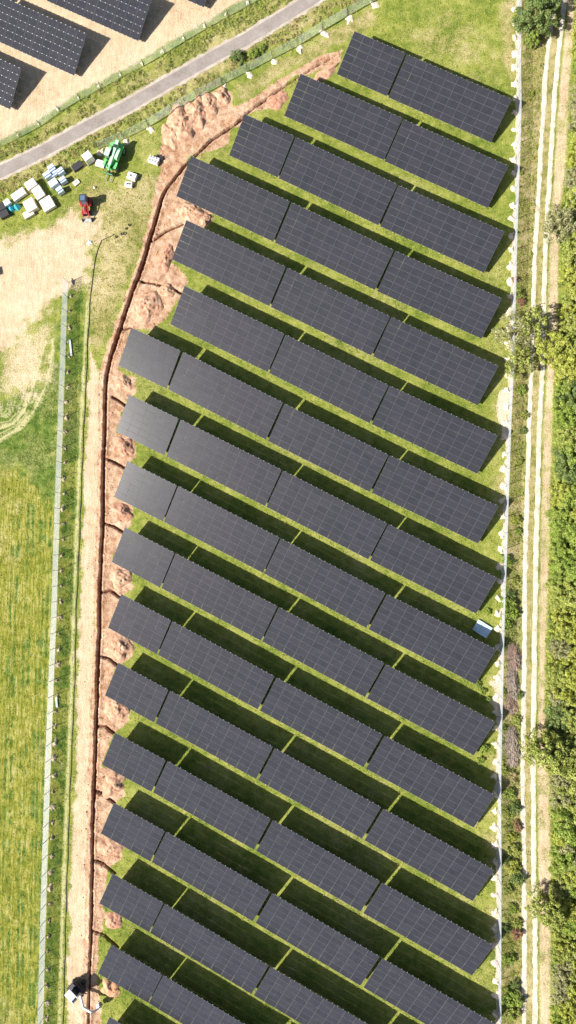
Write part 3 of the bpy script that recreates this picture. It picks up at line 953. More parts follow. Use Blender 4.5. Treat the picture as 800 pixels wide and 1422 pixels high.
for i, (px, py, rx, ry, h, rz, mt, lab) in enumerate(HEAPS):
    me = heap_mesh('spoil_heap', 100 + i, mt, rx * 1.22, ry * 1.22, h * .78, .38, .38 if i < 17 else .3, 22, 52)
    p = g(px, py)
    tag(link('spoil_heap', me, None, (p.x, p.y, 0), (0, 0, R_(rz))), lab, 'soil heap', 'spoil heaps from the trench')

# loose lumps along the trench
lumps = MB()
rl = random.Random(9)
V_, F_ = [], []
TPp = resample(gp(TRENCH), .3)
for i in range(2600):
    p = TPp[rl.randrange(len(TPp))]
    if rl.random() < .35:
        q = g(*rl.choice([(h[0], h[1]) for h in HEAPS]))
        x, y = q.x + rl.gauss(0, 1.2), q.y + rl.gauss(0, 1.2)
    else:
        off = rl.choice((-1, 1, 1)) * (.35 + abs(rl.gauss(0, .7)))
        x, y = p.x + off, p.y + rl.uniform(-.4, .4)
    s = abs(rl.gauss(0, .05)) + .03
    z = zat(x, y)
    b = len(V_)
    for dx, dy, dz in ((-1, 0, 0), (1, 0, 0), (0, -1, 0), (0, 1, 0), (0, 0, 1), (0, 0, -1)):
        V_.append((x + dx * s * rl.uniform(.6, 1.2), y + dy * s * rl.uniform(.6, 1.2), z + s * .3 + dz * s * .7))
    F_ += [(b, b + 2, b + 4), (b + 2, b + 1, b + 4), (b + 1, b + 3, b + 4), (b + 3, b, b + 4), (b + 2, b, b + 5), (b + 1, b + 2, b + 5), (b + 3, b + 1, b + 5), (b, b + 3, b + 5)]
tag(link('soil_clods', np_mesh('soil_clods', np.array(V_), np.array(F_), [M_CLAY])), 'loose reddish clods scattered along the trench and round the heaps', 'soil clods', kind='stuff')


# ------------------------------------------------------------------ foliage
def leaf_mat(name, c_dark, c_mid, c_light, trans=.12):
    m, nt, N, L, B = mat_new(name)
    ge = N.new('ShaderNodeNewGeometry')
    oi = N.new('ShaderNodeObjectInfo')
    pn = noise_node(N, L, ge.outputs['Position'], .55, 3, .6)
    f = mathn(N, L, 'ADD', mathn(N, L, 'MULTIPLY', ge.outputs['Random Per Island'], .55), mathn(N, L, 'MULTIPLY', pn, .5))
    col = ramp_node(N, L, f, [(.15, c_dark), (.5, c_mid), (.85, c_light)])
    L.new(col, B.inputs['Base Color'])
    B.inputs['Roughness'].default_value = .65
    B.inputs['Specular IOR Level'].default_value = .2
    tr = N.new('ShaderNodeBsdfTranslucent')
    L.new(col, tr.inputs['Color'])
    mxs = N.new('ShaderNodeMixShader'); mxs.inputs[0].default_value = trans
    L.new(B.outputs[0], mxs.inputs[1]); L.new(tr.outputs[0], mxs.inputs[2])
    L.new(mxs.outputs[0], N['Material Output'].inputs['Surface'])
    return m


LEAF = {
    'yellow': leaf_mat('yellow_green_leaves', (.17, .21, .025), (.32, .35, .055), (.47, .47, .12)),
    'olive': leaf_mat('olive_leaves', (.13, .17, .03), (.27, .31, .06), (.44, .46, .14)),
    'green': leaf_mat('fresh_green_leaves', (.10, .17, .02), (.22, .30, .045), (.37, .43, .11)),
    'dark': leaf_mat('dark_green_leaves', (.07, .11, .03), (.135, .19, .05), (.24, .29, .10)),
    'sage': leaf_mat('sage_leaves', (.15, .165, .06), (.28, .28, .125), (.44, .41, .22)),
    'brown': leaf_mat('russet_leaves', (.15, .07, .04), (.29, .15, .09), (.38, .26, .16)),
    'dry': leaf_mat('straw_coloured_weeds', (.24, .20, .07), (.38, .32, .14), (.52, .43, .23)),
}
M_BARK = plain('bark', (.12, .085, .06), .9, 0, .3, 8, .03)


def quads(C, Nrm, size, rs, aspect=.62):
    n = len(C)
    r = rs.randn(n, 3)
    T = np.cross(Nrm, r); T /= np.linalg.norm(T, axis=1)[:, None] + 1e-9
    Bt = np.cross(Nrm, T)
    s = size * (.65 + .7 * rs.rand(n))[:, None]
    a, b = T * s, Bt * s * aspect
    V = np.stack([C - a, C - b * .9, C + a, C + b * .9], 1).reshape(-1, 3)
    F = np.arange(4 * n).reshape(n, 4)
    return V, F


def crown_mesh(name, seed, R, H, base, mat, nclump=36, per=90, leaf=.16, fill=.85, gaps=.25):
    """leaf clumps spread through a lobed crown; R radius, H height of the crown, base its underside"""
    rs = np.random.RandomState(seed)
    Cs, Ns = [], []
    lob = [(rs.uniform(0, 6.28), rs.uniform(.15, .45)) for _ in range(4)]
    for k in range(nclump):
        t = k * 2.39996 + rs.uniform(-.5, .5)
        rr = math.sqrt((k + rs.rand()) / nclump) * fill
        edge = 1 + sum(a * math.cos(2 * (t - p)) for p, a in lob[:2]) * .35 + lob[2][1] * .3 * math.cos(3 * (t - lob[2][0]))
        u = rs.rand() ** .5
        zc = base + H * (.15 + .85 * u) * math.sqrt(max(.12, 1 - (rr) ** 2))
        c = np.array([math.cos(t) * rr * R * edge, math.sin(t) * rr * R * edge, zc])
        cr = R * rs.uniform(.11, .25) if R > 1 else R * rs.uniform(.2, .38)
        n = int(per * rs.uniform(.6, 1.3))
        d = rs.randn(n, 3); d /= np.linalg.norm(d, axis=1)[:, None]
        rad = cr * rs.rand(n) ** .4
        Cs.append(c + d * rad[:, None] * np.array([1, 1, .75]))
        nn = d + rs.randn(n, 3) * .55 + np.array([0, 0, .45])
        Ns.append(nn / np.linalg.norm(nn, axis=1)[:, None])
    C, Nn = np.vstack(Cs), np.vstack(Ns)
    C[:, 2] = np.maximum(C[:, 2], .04)
    V, F = quads(C, Nn, leaf, rs)
    return np_mesh(name, V, F, [mat])


def trunk_mesh(seed, R, Ht, r0):
    rl = random.Random(seed)
    mb = MB()
    mb.tube([(0, 0, -.3), (rl.uniform(-.1, .1), rl.uniform(-.1, .1), Ht * .4), (rl.uniform(-.2, .2), rl.uniform(-.2, .2), Ht * .8)], [r0, r0 * .75, r0 * .4], M_BARK, 8)
    for k in range(6):
        t = k * 1.05 + rl.uniform(-.3, .3)
        z0 = Ht * rl.uniform(.25, .5)
        q = R * rl.uniform(.5, .8)
        mb.tube([(0, 0, z0), (math.cos(t) * q * .45, math.sin(t) * q * .45, z0 + Ht * .15), (math.cos(t) * q, math.sin(t) * q, z0 + Ht * .35)], [r0 * .45, r0 * .3, r0 * .1], M_BARK, 6)
    return mb.mesh('trunk')


TREE_PROTO = {}


def tree(x, y, R, kind, label, group, seed, z0=0.0, open_=False):
    key = (kind, seed % 3, open_)
    if key not in TREE_PROTO:
        Rp, Hp = 2.6, 3.2
        TREE_PROTO[key] = (crown_mesh('crown', 300 + seed, Rp, Hp, 1.0, LEAF[kind], 58 if not open_ else 46, 150 if not open_ else 66, .12, .97), trunk_mesh(seed, Rp, 3.8, .17))
    cm, tm = TREE_PROTO[key]
    s = R / 2.6
    t = empty('tree', (x, y, z0), random.Random(seed * 7).uniform(0, 6.28), label, 'tree', group)
    sz = s * random.Random(seed).uniform(.8, 1.45)
    link('crown', cm, t, scale=(s, s, sz))
    link('trunk', tm, t, scale=(s, s, sz))
    return t


SHRUB_PROTO = {}


def shrub(px, py, R, kind, label, group=None, seed=0, hs=1.0, name='shrub'):
    key = (kind, seed % 3)
    if key not in SHRUB_PROTO:
        SHRUB_PROTO[key] = crown_mesh('shrub', 500 + seed, 1.0, 1.15, 0.0, LEAF[kind], 26, 62, .09, .9)
    p = g(px, py, .5 * R)
    o = link(name, SHRUB_PROTO[key], None, (p.x, p.y, 0), (0, 0, seed * 1.3), (R, R * random.Random(seed).uniform(.85, 1.2), R * hs))
    return tag(o, label, 'shrub', group)


# wood along the east side: first line of crowns follows the photo, further lines stand behind
KIND_AT = [(-60, 'olive'), (30, 'yellow'), (90, 'yellow'), (125, 'sage'), (170, 'sage'), (195, 'yellow'), (225, 'yellow'), (250, 'sage'), (330, 'green'), (375, 'yellow'), (420, 'yellow'), (450, 'olive'), (500, 'yellow'),
           (545, 'dark'), (590, 'green'), (630, 'dark'), (650, 'yellow'), (700, 'green'), (740, 'green'), (800, 'olive'), (850, 'yellow'), (890, 'yellow'), (930, 'green'), (975, 'dark'), (1010, 'olive'), (1080, 'olive'),
           (1130, 'sage'), (1155, 'green'), (1200, 'yellow'), (1250, 'green'), (1290, 'olive'), (1330, 'sage'), (1360, 'yellow'), (1400, 'yellow'), (1480, 'olive')]


def kind_at(py):
    k = 'olive'
    for y, v in KIND_AT:
        if py >= y: k = v
    return k


rt = random.Random(21)
LEVEL = ['above the first', 'level with the first', 'level with the second', 'level with the third', 'level with the fourth', 'level with the fifth', 'level with the sixth', 'level with the seventh', 'level with the eighth', 'level with the ninth',
         'level with the tenth', 'level with the eleventh', 'level with the twelfth', 'level with the thirteenth', 'level with the fourteenth', 'level with the fifteenth']
ROWY = [60, 150, 240, 330, 420, 510, 600, 700, 800, 900, 1000, 1100, 1200, 1310, 1400, 1600]
CN = {'yellow': 'yellow-green', 'olive': 'olive-green', 'green': 'fresh green', 'dark': 'dark green', 'sage': 'greyish sage', 'brown': 'russet'}
count = {}
py = -50.0
i = 0
while py < 1480:
    R = rt.uniform(1.25, 2.3)
    edge = np.interp(g(780, py).y, WOOD_EDGE[::-1, 1], WOOD_EDGE[::-1, 0])
    y = g(780, py).y
    kind = kind_at(py) if rt.random() < .62 else rt.choice(['olive', 'green', 'yellow', 'olive', 'dark', 'sage'])
    lv = next(q for q in range(16) if py <= ROWY[q])
    key = (kind, lv)
    count[key] = count.get(key, 0) + 1
    nth = ['', 'second ', 'third ', 'fourth ', 'fifth '][count[key] - 1]
    tree(edge + R * .80 + rt.uniform(-.2, .3), y, R, kind, f'{nth}{CN[kind]} tree on the wood edge, {LEVEL[lv]} panel row', 'trees at the edge of the eastern wood', i)
    py += R / .112 * rt.uniform(.95, 1.2)
    i += 1
for lane, (dx, st_) in enumerate(((3.6, 27), (6.9, 32), (10.8, 40))):
    py = -60.0 + lane * 9
    while py < 1490:
        R = rt.uniform(2.0, 2.9) + lane * .15
        y = g(780, py).y
        edge = np.interp(y, WOOD_EDGE[::-1, 1], WOOD_EDGE[::-1, 0])
        kind = kind_at(py + rt.uniform(-40, 40))
        lv = next(q for q in range(16) if py <= ROWY[q])
        count[(lane, kind, lv)] = count.get((lane, kind, lv), 0) + 1
        nth = ['', 'second ', 'third ', 'fourth ', 'fifth ', 'sixth '][count[(lane, kind, lv)] - 1]
        tree(edge + dx + rt.uniform(-.5, .5), y, R, kind, f'{nth}{CN[kind]} tree, {ORD[lane + 2]} line of the wood, {LEVEL[lv]} panel row', 'trees deeper in the eastern wood', i, rt.uniform(0, .6))
        py += st_ * rt.uniform(.85, 1.1)
        i += 1

# single trees over the fence and track
SINGLE = [  # px, py, R, kind, open, label
    (748, 14, 3.1, 'dark', False, 'big dark green tree at the top, hanging over the gravel track'),
    (740, 52, 1.3, 'green', False, 'smaller green tree just below the big one by the track'),
    (760, -12, 2.6, 'dark', False, 'dark tree cut by the top edge above the gravel track'),
    (718, 458, 3.0, 'sage', True, 'sparse grey-green tree spreading over the fence by the sixth row'),
    (739, 448, 2.4, 'olive', True, 'sparse olive tree between the fence and the gravel track'),
    (724, 502, 2.4, 'olive', True, 'loose olive tree beside the fence, below the sparse grey-green one'),
    (776, 480, 3.0, 'yellow', False, 'wide yellow-green tree leaning out over the tan strip, sixth row'),
    (781, 315, 2.7, 'sage', False, 'grey-green tree reaching the gravel track beside the fourth row'),
    (772, 300, 1.6, 'sage', True, 'open low branch tree touching the right-hand rut, fourth row'),
    (746, 1040, 2.5, 'olive', True, 'olive tree spreading across both ruts level with the twelfth row'),
    (764, 1045, 2.8, 'olive', False, 'dense olive tree joining the wood level with the twelfth row'),
    (752, 1262, 2.2, 'olive', True, 'thin olive tree over the ruts level with the fourteenth row'),
    (766, 1262, 2.5, 'olive', False, 'broad olive tree by the track level with the fourteenth row'),
]
for q, (px, py, R, kind, op, lab) in enumerate(SINGLE):
    p = g(px, py, R * 1.1)
    tree(p.x, p.y, R, kind, lab, None, 200 + q * 4 + (1 if op else 0), 0, op)

SHR = [
    (725, 541, .75, 'green', 'bright green round bush by the left rut, seventh row'), (729, 576, .7, 'olive', 'olive bush beside the left rut, above the small dark one'),
    (727, 598, .55, 'dark', 'small dark green bush beside the left rut, seventh row'), (722, 640, .6, 'olive', 'pale olive bush in the verge below the eighth row shade'),
    (717, 722, .8, 'yellow', 'yellow-green bush in the verge level with the eighth row'), (720, 738, .6, 'green', 'green bush touching the left rut, eighth row'),
    (704, 777, .9, 'green', 'low green bush behind the fence, ninth row'), (716, 805, .6, 'olive', 'small olive bush in the verge, ninth row'),
    (706, 838, 1.3, 'green', 'largest bright green bush beside the fence, ninth row'), (712, 853, 1.1, 'green', 'bright green bush between fence and rut, below the largest one'),
    (705, 868, .9, 'green', 'bright green bush close to the fence, tenth row'), (711, 826, .8, 'dark', 'dark green bush above the largest green one'),
    (700, 900, .5, 'green', 'small green bush at the fence near the brushwood'), (699, 960, .5, 'green', 'small green bush between fence and middle of the brushwood'),
    (699, 1012, .6, 'green', 'green bush at the fence above the lower brushwood'), (718, 1000, .7, 'olive', 'olive bush between the two brushwood piles'),
    (722, 965, .6, 'dark', 'dark bush between brushwood and left rut'), (702, 1070, .8, 'olive', 'olive bush below the lower brushwood pile'),
    (712, 1078, .8, 'dry', 'straw-coloured bush below the lower brushwood pile'), (708, 1102, .9, 'green', 'green bush by the fence, thirteenth row'),
    (716, 1122, .9, 'dark', 'dark bush beside the left rut, thirteenth row'), (706, 1130, .8, 'olive', 'olive bush close to the fence, thirteenth row'),
    (719, 1148, .7, 'brown', 'russet bush beside the left rut, thirteenth row'), (710, 1163, .8, 'yellow', 'light green bush in the verge, thirteenth row'),
    (714, 1180, .9, 'olive', 'olive bush above the dark-shadowed one, fourteenth row'), (704, 1195, .8, 'dark', 'dark bush behind the fence, fourteenth row'),
    (713, 1206, 1.1, 'yellow', 'big yellow-green bush in the verge, fourteenth row'), (719, 1220, 1.1, 'dark', 'dark green bush touching the left rut, fourteenth row'),
    (706, 1236, .8, 'olive', 'olive bush below the pair of big bushes'), (712, 1262, .7, 'green', 'green bush opposite the thin olive tree'),
    (702, 1290, .8, 'dark', 'dark green bush close to the fence, fifteenth row'), (719, 1283, .8, 'olive', 'olive bush beside the left rut, fifteenth row'),
    (718, 1298, .9, 'brown', 'russet dead bush beside the left rut, fifteenth row'), (708, 1333, .9, 'green', 'round green bush alone in the verge, fifteenth row'),
    (716, 1368, .8, 'dark', 'dark bush on top of the big lower bush'), (712, 1388, 1.5, 'green', 'largest dark-shadowed green bush near the bottom edge'),
    (710, 1408, 1.3, 'olive', 'olive bush at the bottom edge by the fence'),
    (330, 78, 1.15, 'dark', 'dark green bush beside the road verge'), (352, 74, .9, 'green', 'bright green weeds patch east of the dark bush by the road'), (364, 66, .7, 'green', 'low bright green weeds near the road, furthest up'),
    (716, 388, .6, 'brown', 'russet bush in the verge above the sparse tree'), (721, 408, .9, 'olive', 'olive bush left of the sparse tree top'), (724, 417, .7, 'brown', 'russet twigs bush near the sparse tree'),
    (724, 240, .4, 'olive', 'small olive bush in the dry verge, third row'), (738, 130, .5, 'olive', 'small olive bush in the dry verge, first row'),
    (737, 352, .35, 'olive', 'tiny bush beside the left rut, fourth row'),
    (664, 951, .5, 'green', 'leafy weeds at the east end of the ninth row'), (670, 960, .6, 'green', 'leafy weeds below the ninth row corner'), (678, 972, .5, 'green', 'leafy weeds nearest the fence below the ninth row'),
    (672, 1040, .7, 'green', 'leafy weeds at the corner of the tenth row'), (668, 1056, .6, 'green', 'leafy weeds below the tenth row corner'), (678, 850, .5, 'green', 'leafy weeds beside the wrapped pallet'),
]
for q, (px, py, R, kind, lab) in enumerate(SHR):
    shrub(px, py, R, kind, lab, None, q, .8)


# ------------------------------------------------------------------ rough herbage: clumps nobody could count
def clumps(name, label, areas, mats, seed, leaf=.07, dens=1.0):
    """areas: (px polygon, clumps per m2, radius, height, material indices)"""
    rs = np.random.RandomState(seed)
    Vs, Fs, Ms, b = [], [], [], 0
    for poly, per, rad, hgt, mi, nl in areas:
        P = poly if isinstance(poly, np.ndarray) else gp(poly)
        lo, hi = P.min(0), P.max(0)
        n = int((hi - lo).prod() * per * dens)
        x, y = rs.uniform(lo[0], hi[0], n), rs.uniform(lo[1], hi[1], n)
        keep = inside(x, y, P) & (fbm(x, y, 2.2, seed, 2) > .36)
        x, y = x[keep], y[keep]
        for cx, cy in zip(x, y):
            r = rad * rs.uniform(.5, 1.4)
            nn = int(nl * rs.uniform(.6, 1.3))
            th, q = rs.rand(nn) * 6.283, np.sqrt(rs.rand(nn)) * r
            zz = hgt * rs.uniform(.5, 1.3) * (1 - (q / r) ** 2 * .7) * rs.rand(nn) ** .5
            C = np.stack([cx + np.cos(th) * q, cy + np.sin(th) * q, zz + .03], 1)
            Nn = np.stack([np.cos(th) * .6, np.sin(th) * .6, np.full(nn, .8)], 1) + rs.randn(nn, 3) * .4
            Nn /= np.linalg.norm(Nn, axis=1)[:, None]
            V, F = quads(C, Nn, leaf, rs, .45)
            Vs.append(V); Fs.append(F + b); b += len(V)
            Ms.append(np.full(nn, mi[rs.randint(len(mi))]))
    o = link(name, np_mesh(name, np.vstack(Vs), np.vstack(Fs), mats, mat_idx=np.concatenate(Ms)))
    return tag(o, label, 'weeds', kind='stuff')


def band(P, a, b):
    """polygon between two offsets of a polyline"""
    T = np.gradient(P, axis=0); T /= np.linalg.norm(T, axis=1)[:, None]
    Nn = np.stack([-T[:, 1], T[:, 0]], 1)
    return np.vstack([P + Nn * a, (P + Nn * b)[::-1]])


LM = [LEAF['olive'], LEAF['dry'], LEAF['green'], LEAF['dark'], LEAF['yellow'], LEAF['brown']]
clumps('verge_weeds', 'rough green and straw-coloured weeds on both verges of the road', [
    (np.vstack([band(ROAD, 1.6, 1.7)[:len(ROAD)], (FU - np.array([-.1, .2]))[::-1]]), 5.5, .34, .40, [0, 0, 2, 1, 4, 3], 26),
    (np.vstack([(ROAD + np.array([.85, -1.4]))[:9], (FG + np.array([-.1, .3]))[::-1], gp([(100, 232), (60, 250), (0, 292), (-60, 320)])]), 4.6, .32, .36, [0, 1, 1, 2, 0, 5], 26),
], LM, 3, .085)
clumps('weeds', 'dry weeds between the wire fence and the gravel track', [
    (np.vstack([FR + np.array([.5, 0]), (RUT1 - np.array([.55, 0]))[::-1]]), 4.5, .28, .28, [0, 1, 1, 0, 0, 2, 4], 20),
    (np.vstack([(RUT1 + np.array([.45, 0]))[20:], (RUT2 - np.array([.45, 0]))[20:][::-1]]), 1.4, .14, .12, [1, 0], 10),
    (np.vstack([RUT2 + np.array([.5, 0]), (RUT2 + np.array([2.2, 0]))[::-1]]), 1.2, .12, .08, [1, 0, 1], 7),
    ([(695, 1060), (722, 1060), (722, 1300), (695, 1300)], 3.2, .40, .55, [0, 3, 2, 4], 30),
    ([(695, 1340), (722, 1340), (722, 1440), (695, 1440)], 2.6, .40, .55, [0, 3, 2, 4], 30),
], LM, 5, .075)
clumps('grass_tufts', 'taller grass tufts in the meadow and beside the western fence', [
    ([(-60, 640), (74, 660), (62, 1000), (50, 1480), (-60, 1480)], .55, .22, .16, [0, 4, 2, 1], 9),
    ([(92, 400), (112, 410), (108, 600), (88, 1100), (76, 1440), (62, 1440), (74, 1050), (84, 800)], 2.2, .22, .2, [2, 2, 0, 3], 12),
], LM, 8, .07)

# tufts all over the meadow between and round the tables
rs_ = np.random.RandomState(77)
nT = 52000
tx, ty = rs_.uniform(-62, 34, nT), rs_.uniform(-80, 96, nT)
ii_ = np.clip(np.searchsorted(ux, tx) - 1, 0, nx - 2); jj_ = np.clip(np.searchsorted(uy, ty) - 1, 0, ny - 2)
bare = np.maximum.reduce([sand, clay, trench_dark, foot, sand_r, 1 - flat])[jj_ * nx + ii_]
kp = (bare < .3 + .25 * rs_.rand(nT)) & (fbm(tx, ty, 1.5, 9, 3) > .42)
tx, ty = tx[kp], ty[kp]
tz = Z[(jj_ * nx + ii_)[kp]]
nb = 6
th = rs_.rand(len(tx), nb) * 6.283
q_ = rs_.rand(len(tx), nb) * .13
C_ = np.stack([tx[:, None] + np.cos(th) * q_, ty[:, None] + np.sin(th) * q_, tz[:, None] + .05 + rs_.rand(len(tx), nb) * .08], 2).reshape(-1, 3)
Nn_ = np.stack([np.cos(th) * .7, np.sin(th) * .7, np.full(th.shape, .7)], 2).reshape(-1, 3) + rs_.randn(len(C_), 3) * .35
Nn_ /= np.linalg.norm(Nn_, axis=1)[:, None]
Vt, Ft = quads(C_, Nn_, .075, rs_, .4)
mi_ = np.repeat(np.array([0, 4, 4, 2, 0, 2, 1])[rs_.randint(0, 7, len(tx))], nb)
tag(link('grass', np_mesh('grass', Vt, Ft, LM, mat_idx=mi_)), 'tufty grass growing between and around the solar tables', 'grass', kind='stuff')

# undergrowth below the wood
clumps('undergrowth', 'low green undergrowth filling the eastern wood between the crowns', [
    (np.vstack([WOOD_EDGE + np.array([.3, 0]), (WOOD_EDGE + np.array([19.0, 0]))[::-1]]), .5, .75, .9, [0, 2, 4, 2, 3], 50),
    (np.vstack([WOOD_EDGE + np.array([.0, 0]), (WOOD_EDGE + np.array([1.8, 0]))[::-1]]), 1.6, .5, .8, [0, 2, 4, 2, 3], 55),
], LM, 12, .12)

# ------------------------------------------------------------------ brushwood piles
M_TWIG = plain('dry_twigs', (.37, .30, .245), .9, 0, .35, 3.0)
M_TWIGR = plain('reddish_twigs', (.34, .19, .13), .9, 0, .35, 3.0)


def brush(px, py, w, l, h, mt, n, label, seed, extra=None):
    rl = random.Random(seed)
    mb = MB()
    for i in range(int(n * 1.5)):
        yy = rl.uniform(-l / 2, l / 2) * .88
        xx = rl.gauss(0, w / 3.4) * (1 - abs(yy) / l)
        L_ = rl.uniform(.5, 1.9)
        a = math.pi / 2 + rl.gauss(0, .35)
        z = rl.uniform(.02, h) * (1 - (2 * xx / w) ** 2 * .6) * (1 - abs(yy) / l)
        d = Vector((math.cos(a), math.sin(a), rl.gauss(0, .12))) * L_ / 2
        c = Vector((xx, yy, max(z, .03)))
        bend = Vector((rl.gauss(0, .09), 0, rl.gauss(0, .05)))
        r = rl.uniform(.012, .036)
        mb.tube([c - d, c + bend, c + d], [r, r * .8, r * .3], extra if extra and rl.random() < .35 else mt, 4)
    p = g(px, py)
    return tag(mb.build('brushwood_pile', None, (p.x, p.y, 0), (0, 0, R_(3))), label, 'brushwood', 'brushwood piles beside the track')


brush(713, 912, 1.7, 3.4, .8, M_TWIG, 420, 'reddish brown brushwood pile, uppermost by the fence', 1, M_TWIGR)
brush(711, 948, 1.4, 4.6, .7, M_TWIG, 460, 'long grey brushwood pile in the middle of the row', 2)
brush(709, 978, 1.5, 2.6, .5, M_TWIG, 220, 'light brown brushwood pile with splayed lower end', 3, M_TWIGR)
brush(711, 1036, 1.8, 5.6, .8, M_TWIG, 620, 'separate dark grey brushwood pile, lowest one', 4)

# ------------------------------------------------------------------ cable and hoses
M_HOSE = plain('black_hose', (.03, .03, .035), .5)
cp = [g(x, y) for x, y in CABLE]
mb = MB()
fine = resample(np.array([[p.x, p.y] for p in cp]), .8)
mb.tube([(p.x + .05 * math.sin(i * .7), p.y, zat(p.x, p.y) + .06) for i, p in enumerate(fine)], .05, M_HOSE, 6)
tag(mb.build('hose'), 'long black hose lying along the haul strip west of the trench', 'hose')
for q, (px, py, r, w) in enumerate(((162, 329, .22, 'lowest'), (169.5, 325, .25, 'left one of the touching pair'), (173.5, 324.5, .25, 'right one of the touching pair'), (175.6, 317.5, .2, 'second highest'), (180, 312.6, .22, 'highest'))):
    p = g(px, py)
    mb = MB()
    for k in range(3):
        rr = r - .02 * k
        mb.tube([(rr * math.cos(t * .35), rr * math.sin(t * .35) * .9, zat(p.x, p.y) + .03 + .05 * k) for t in range(19)], .024, M_HOSE, 5)
    tag(mb.build('hose_coil', None, (p.x, p.y, 0)), f'small black coil of hose on worn grass, {w}', 'hose coil', 'hose coils at the end of the long hose')

# ------------------------------------------------------------------ goods in the yard
M_WHITE = plain('white_cover', (.80, .79, .76), .6, 0, .06, 5, .01, (.5, .45, .38), .2)
M_CREAM = plain('cream_board', (.74, .68, .56), .75, 0, .1, 6, .01, (.45, .36, .26), .3)
M_BLUEW = plain('pale_blue_wrap', (.62, .72, .82), .35, 0, .08, 5, .01)
M_BLUEM = plain('blue_film', (.50, .66, .80), .3, 0, .15, 3)
M_BLUED = plain('blue_band', (.10, .17, .32), .5)
M_BLACKP = plain('black_tarp', (.035, .033, .037), .55, 0, .2, 4, .02)
M_CYAN = plain('turquoise_bag', (.05, .42, .55), .45, 0, .2, 5, .05)
M_WOOD = plain('pallet_wood', (.42, .31, .19), .85, 0, .2, 8)
M_GREY = plain('grey_label', (.35, .34, .33), .7)
M_RUB = plain('tyre_rubber', (.03, .03, .032), .85, 0, .2, 6)
M_DARKM = plain('dark_metal', (.06, .06, .065), .5, .3, .2)


def pallet_parts(t, w, d):
    mb = MB()
    for q in (-1, 0, 1):
        mb.box((0, q * (d / 2 - .06), .05), (w, .1, .09), M_WOOD)
    for k in range(7):
        mb.box(((k / 6 - .5) * (w - .1), 0, .115), (.09, d, .03), M_WOOD)
    return mb.build('pallet_base', t)


def ang(px, py):
    return R_(33)


def goods(px, py, w, d, h, mt, label, name='pack', cat='pack', rz=33.0, pallet=True, boards=0, band=None, group=None, bevel=.03, base=0.0):
    if name == 'pack': w, d = w * 1.26, d * 1.26
    if name == 'wrapped_crate': w, d = w * 1.14, d * 1.14
    p = g(px, py, h)
    t = empty(name, (p.x, p.y, base), R_(rz), label, cat, group)
    z0 = 0.0
    if pallet:
        pallet_parts(t, w, d); z0 = .13
    mb = MB()
    mb.box((0, 0, z0 + h / 2), (w * .97, d * .97, h), mt, bev=bevel)
    mb.build('cover' if boards == 0 else 'stack', t)
    for k in range(boards):
        mb = MB()
        mb.box((0, (k + .5) / boards * d - d / 2, z0 + h + .022), (w * .9, d / boards - .05, .03), mt, bev=.008)
        mb.build('board', t)
    if band:
        mb = MB()
        mb.box((0, -d * .18, z0 + h * .5 + .004), (w * .985, d * .22, h + .012), band, bev=.01)
        mb.build('band', t)
    return t


YG = 'packs of site material stored on the grass'
goods(43, 256, 1.55, 1.15, .95, M_CREAM, 'tall cream pack with dark line on top, uppermost of the cream packs', boards=1, group=YG)
goods(53.5, 267.5, 1.35, 1.75, .7, M_CREAM, 'long cream pack right below the tall one', boards=3, group=YG, rz=33)
goods(66, 283, 1.75, 1.75, .55, M_CREAM, 'cream pack nearest the red tractor, with two joints', boards=3, group=YG, rz=30)
goods(42, 285, 1.55, 1.7, .75, M_CREAM, 'square cream pack with slatted top below the others', boards=5, group=YG, rz=28)
goods(40, 297, 1.5, .9, .4, M_CREAM, 'low cream pack with dark hollow at the lower corner', boards=2, group=YG, rz=28)
goods(26, 270, 2.0, 1.05, .5, M_WHITE, 'off-white flat pack west of the cream packs', boards=2, group=YG, rz=33)
goods(9.5, 281, .9, .8, .6, M_WHITE, 'small white pack behind the turquoise bags', group=YG)
goods(2, 287, 1.1, 1.0, .6, M_BLACKP, 'upper black wrapped stack at the left edge', pallet=True, group=YG, rz=25)
goods(5.5, 297, 1.3, 1.0, .5, M_BLACKP, 'lower black wrapped stack at the left edge', pallet=True, group=YG, rz=25)
CG = 'pale blue wrapped crates on the grass'
for (px, py, w, d, h, lab) in ((71.5, 233, 1.0, .95, .9, 'topmost pale blue crate of the cluster near the road'), (65.5, 242.5, 1.15, .9, .8, 'pale blue crate at the left of the cluster'), (75, 240.5, .9, .8, .6, 'shaded pale blue crate in the middle of the cluster'),
                           (83.7, 237, 1.0, .85, .9, 'pale blue crate at the right of the cluster, beside the grass'), (73.7, 253.7, 1.35, 1.05, .8, 'largest pale blue crate, plain top'), (87, 249.5, 1.0, .85, .8, 'pale blue crate with dark band, right side'),
                           (83, 263.5, .95, .95, .8, 'lowest pale blue crate with dark band')):
    goods(px, py, w, d, h, M_BLUEW, lab, name='wrapped_crate', cat='crate', rz=33, band=None if 'plain' in lab else M_BLUED, group=CG)
goods(107.2, 230.5, 1.5, .95, .35, M_BLACKP, 'flat black covered pack between blue crates and white box', rz=33, group=YG)
goods(121, 216.5, 1.5, 1.35, 1.35, M_WHITE, 'large white box beside the green telehandler', name='white_box', cat='box', rz=35, bevel=.05)
t = goods(106.2, 253.8, 1.1, .8, .08, M_CREAM, 'thin cream board with grey patch lying on the grass', name='board_pallet', cat='pallet', rz=38, bevel=.01)
mb = MB(); mb.box((0, 0, .216), (.45, .4, .006), M_GREY); mb.build('label_patch', t)
